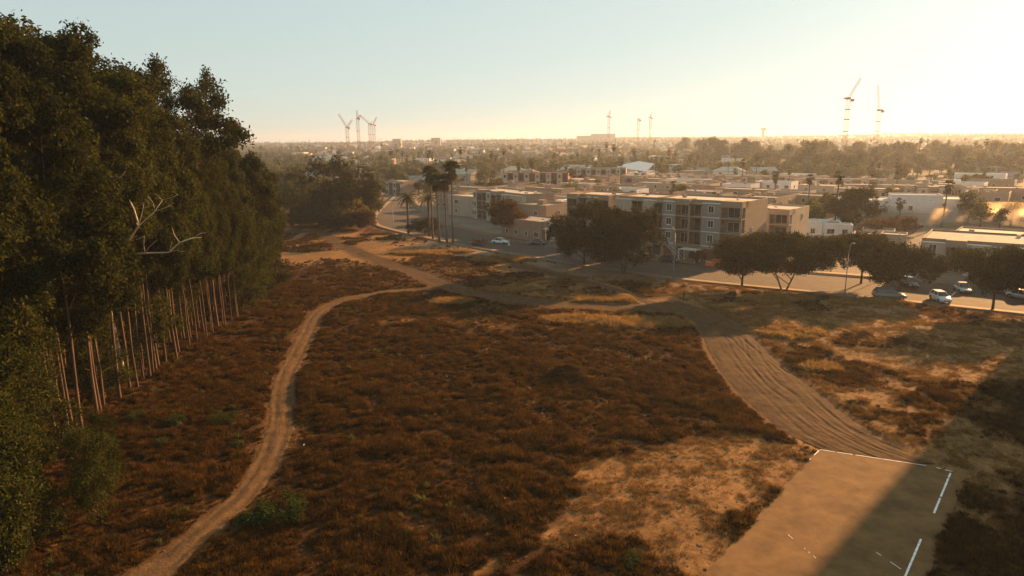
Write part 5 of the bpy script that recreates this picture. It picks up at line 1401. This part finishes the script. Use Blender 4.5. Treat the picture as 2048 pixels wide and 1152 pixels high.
car(1075, 490, R(150), 'car_dark', 'dark saloon car parked before the white shop front', 4.7, 1.8, 1.44)
car(1778, 597, R(-14), 'car_green', 'grey green estate car parked under the street tree', 4.8, 1.84, 1.66, 'suv')
car(1880, 602, R(-98), 'car_white', 'small white car facing the field beside the painted bay line', 4.3, 1.76, 1.5, 'suv')
car(1924, 583, R(-106), 'car_silver', 'dark windowed silver car behind the bay line, facing the field', 4.3, 1.76, 1.5)
car(1818, 573, R(-100), 'car_dark', 'dark car half hidden under the tree behind the estate car', 4.3, 1.76, 1.6, 'suv')
car(2003, 584, R(-100), 'car_dark', 'dark car behind the forked trunk of the right street tree', 4.4, 1.78, 1.5)
car(2044, 598, R(-70), 'car_silver', 'silver car cut by the right edge of the picture', 4.4, 1.78, 1.5)
car(1338, 524, R(-41), 'car_dark', 'dark car parked by the garages between tree and street lamp', 4.4, 1.78, 1.5)
for i, (px, py) in enumerate([(1985, 437), (2000, 434), (2012, 440), (1992, 447), (2025, 436), (1978, 446)]):
    car(px, py, R(-20 + 7 * i), ('car_silver', 'car_white', 'car_dark')[i % 3], 'parked car glinting in the dusty lot behind the beige flats', 4.4, 1.78, 1.5, group='parked cars in the dusty lot')
# flat trailer with rails
x, y = G(953, 490); t = empty('trailer', (x, y, 0), R(-28), 'low dark flat trailer with rails and a load at the field side kerb', 'trailer')
b = MB(); b.box(-2.6, 2.6, -.9, .9, .55, .68); b.build('bed', M['darkmetal'], t); b = MB(); b.bar((2.6, 0, .6), (3.9, 0, .5), .06); b.build('drawbar', M['darkmetal'], t)
for sx in (-.4, .5):
    for s in (-1, 1): b = MB(); b.tube([(0, -.1, 0), (0, .1, 0)], .32, 12); b.build('wheel', M['tyre'], t, loc=(sx, s * 1.0, .33))
for s in (-1, 1):
    b = MB(); b.bar((-2.6, s * .88, 1.25), (2.6, s * .88, 1.25), .035)
    for i in range(7): b.bar((-2.6 + i * 5.2 / 6, s * .88, .68), (-2.6 + i * 5.2 / 6, s * .88, 1.25), .03)
    b.build('rail', M['darkmetal'], t)
r = np.random.default_rng(9); p = r.normal(size=(500, 3)) * np.array((.9, .4, .22)) + np.array((.6, 0, .95)); v, f = leaves_arrays(p, .3, .5, 0, 3); link('brush_load', npmesh('brush_load', v, f, M['leaf_rust']), t)

# low dark hedge row on the upper pavement left of the flats and scattered litter bits on the field
r = np.random.default_rng(77); lit = [(792, 890), (608, 893), (1010, 1008), (1150, 1083)]
for i, (px, py) in enumerate(lit):
    x, y = G(px, py); b = MB(); s = r.uniform(.05, .10); b.poly([(-s, -s * .6, .02), (s, -s * .5, .05), (s * .8, s * .7, .10), (-s * .7, s * .5, .06)]); b.poly([(-s, -s * .6, .02), (-s * .7, s * .5, .06), (-s * .9, 0, .16)])
    tag(b.build('litter', M['trim'], loc=(x, y, ground_z(x, y) + .25), rot=i), 'scrap of pale paper litter caught in the brown brush', 'litter', 'scraps of paper litter in the brush')

# ------------------------------------------------------------------ dust over the lot and the haze
def volmat(name, c, d, g):
    m = bpy.data.materials.new(name); m.use_nodes = True; nt = m.node_tree
    for n in list(nt.nodes): nt.nodes.remove(n)
    o = nt.nodes.new('ShaderNodeOutputMaterial'); v = nt.nodes.new('ShaderNodeVolumePrincipled'); v.inputs['Color'].default_value = (*c, 1); v.inputs['Density'].default_value = d; v.inputs['Anisotropy'].default_value = g
    nt.links.new(v.outputs[0], o.inputs['Volume']); return m
def ellipsoid(mb, c, rx, ry, rz, nu=14, nv=8, seed=0):
    n0 = len(mb.v); r = random.Random(seed)
    for j in range(1, nv):
        ph = PI * j / nv
        for i in range(nu):
            th = 2 * PI * i / nu; q = 1 + r.uniform(-.1, .1)
            mb.v.append((c[0] + rx * q * math.sin(ph) * math.cos(th), c[1] + ry * q * math.sin(ph) * math.sin(th), c[2] + rz * q * math.cos(ph)))
    a = len(mb.v); mb.v.append((c[0], c[1], c[2] + rz)); mb.v.append((c[0], c[1], c[2] - rz))
    for j in range(nv - 2):
        for i in range(nu):
            p = n0 + j * nu + i; q = n0 + j * nu + (i + 1) % nu; mb.f.append((p, p + nu, q + nu, q)); mb.m.append(0)
    for i in range(nu): mb.f.append((a, n0 + i, n0 + (i + 1) % nu)); mb.m.append(0); e = n0 + (nv - 2) * nu; mb.f.append((a + 1, e + (i + 1) % nu, e + i)); mb.m.append(0)
DUST = volmat('dust', (1.0, .80, .55), .040, .45)
gx_, gy_ = G(1950, 452)
dr = random.Random(5)
for i in range(30):
    u = dr.uniform(-30, 36); w_ = dr.uniform(-8, 10); rx = dr.uniform(4, 13); rz = dr.uniform(.8, 2.6) + max(0, u) * .05
    mb = MB(); ellipsoid(mb, (0, 0, 0), rx, rx * dr.uniform(.4, .7), rz, 18, 10, seed=i)
    tag(mb.build('dust_cloud', DUST, loc=(gx_ + u * .95, gy_ + w_ - u * .35, rz * .7 + dr.uniform(0, 1.5)), smooth=True, rot=dr.uniform(-.9, .2)), 'sunlit dust hanging over the lot behind the beige flats', kind='stuff')
hb_ = MB(); hb_.box(-5900, 5900, -400, 5900, -22, 84)
tag(hb_.build('haze', volmat('haze', (.64, .72, .84), HAZE, .40)), 'warm evening haze', kind='stuff')
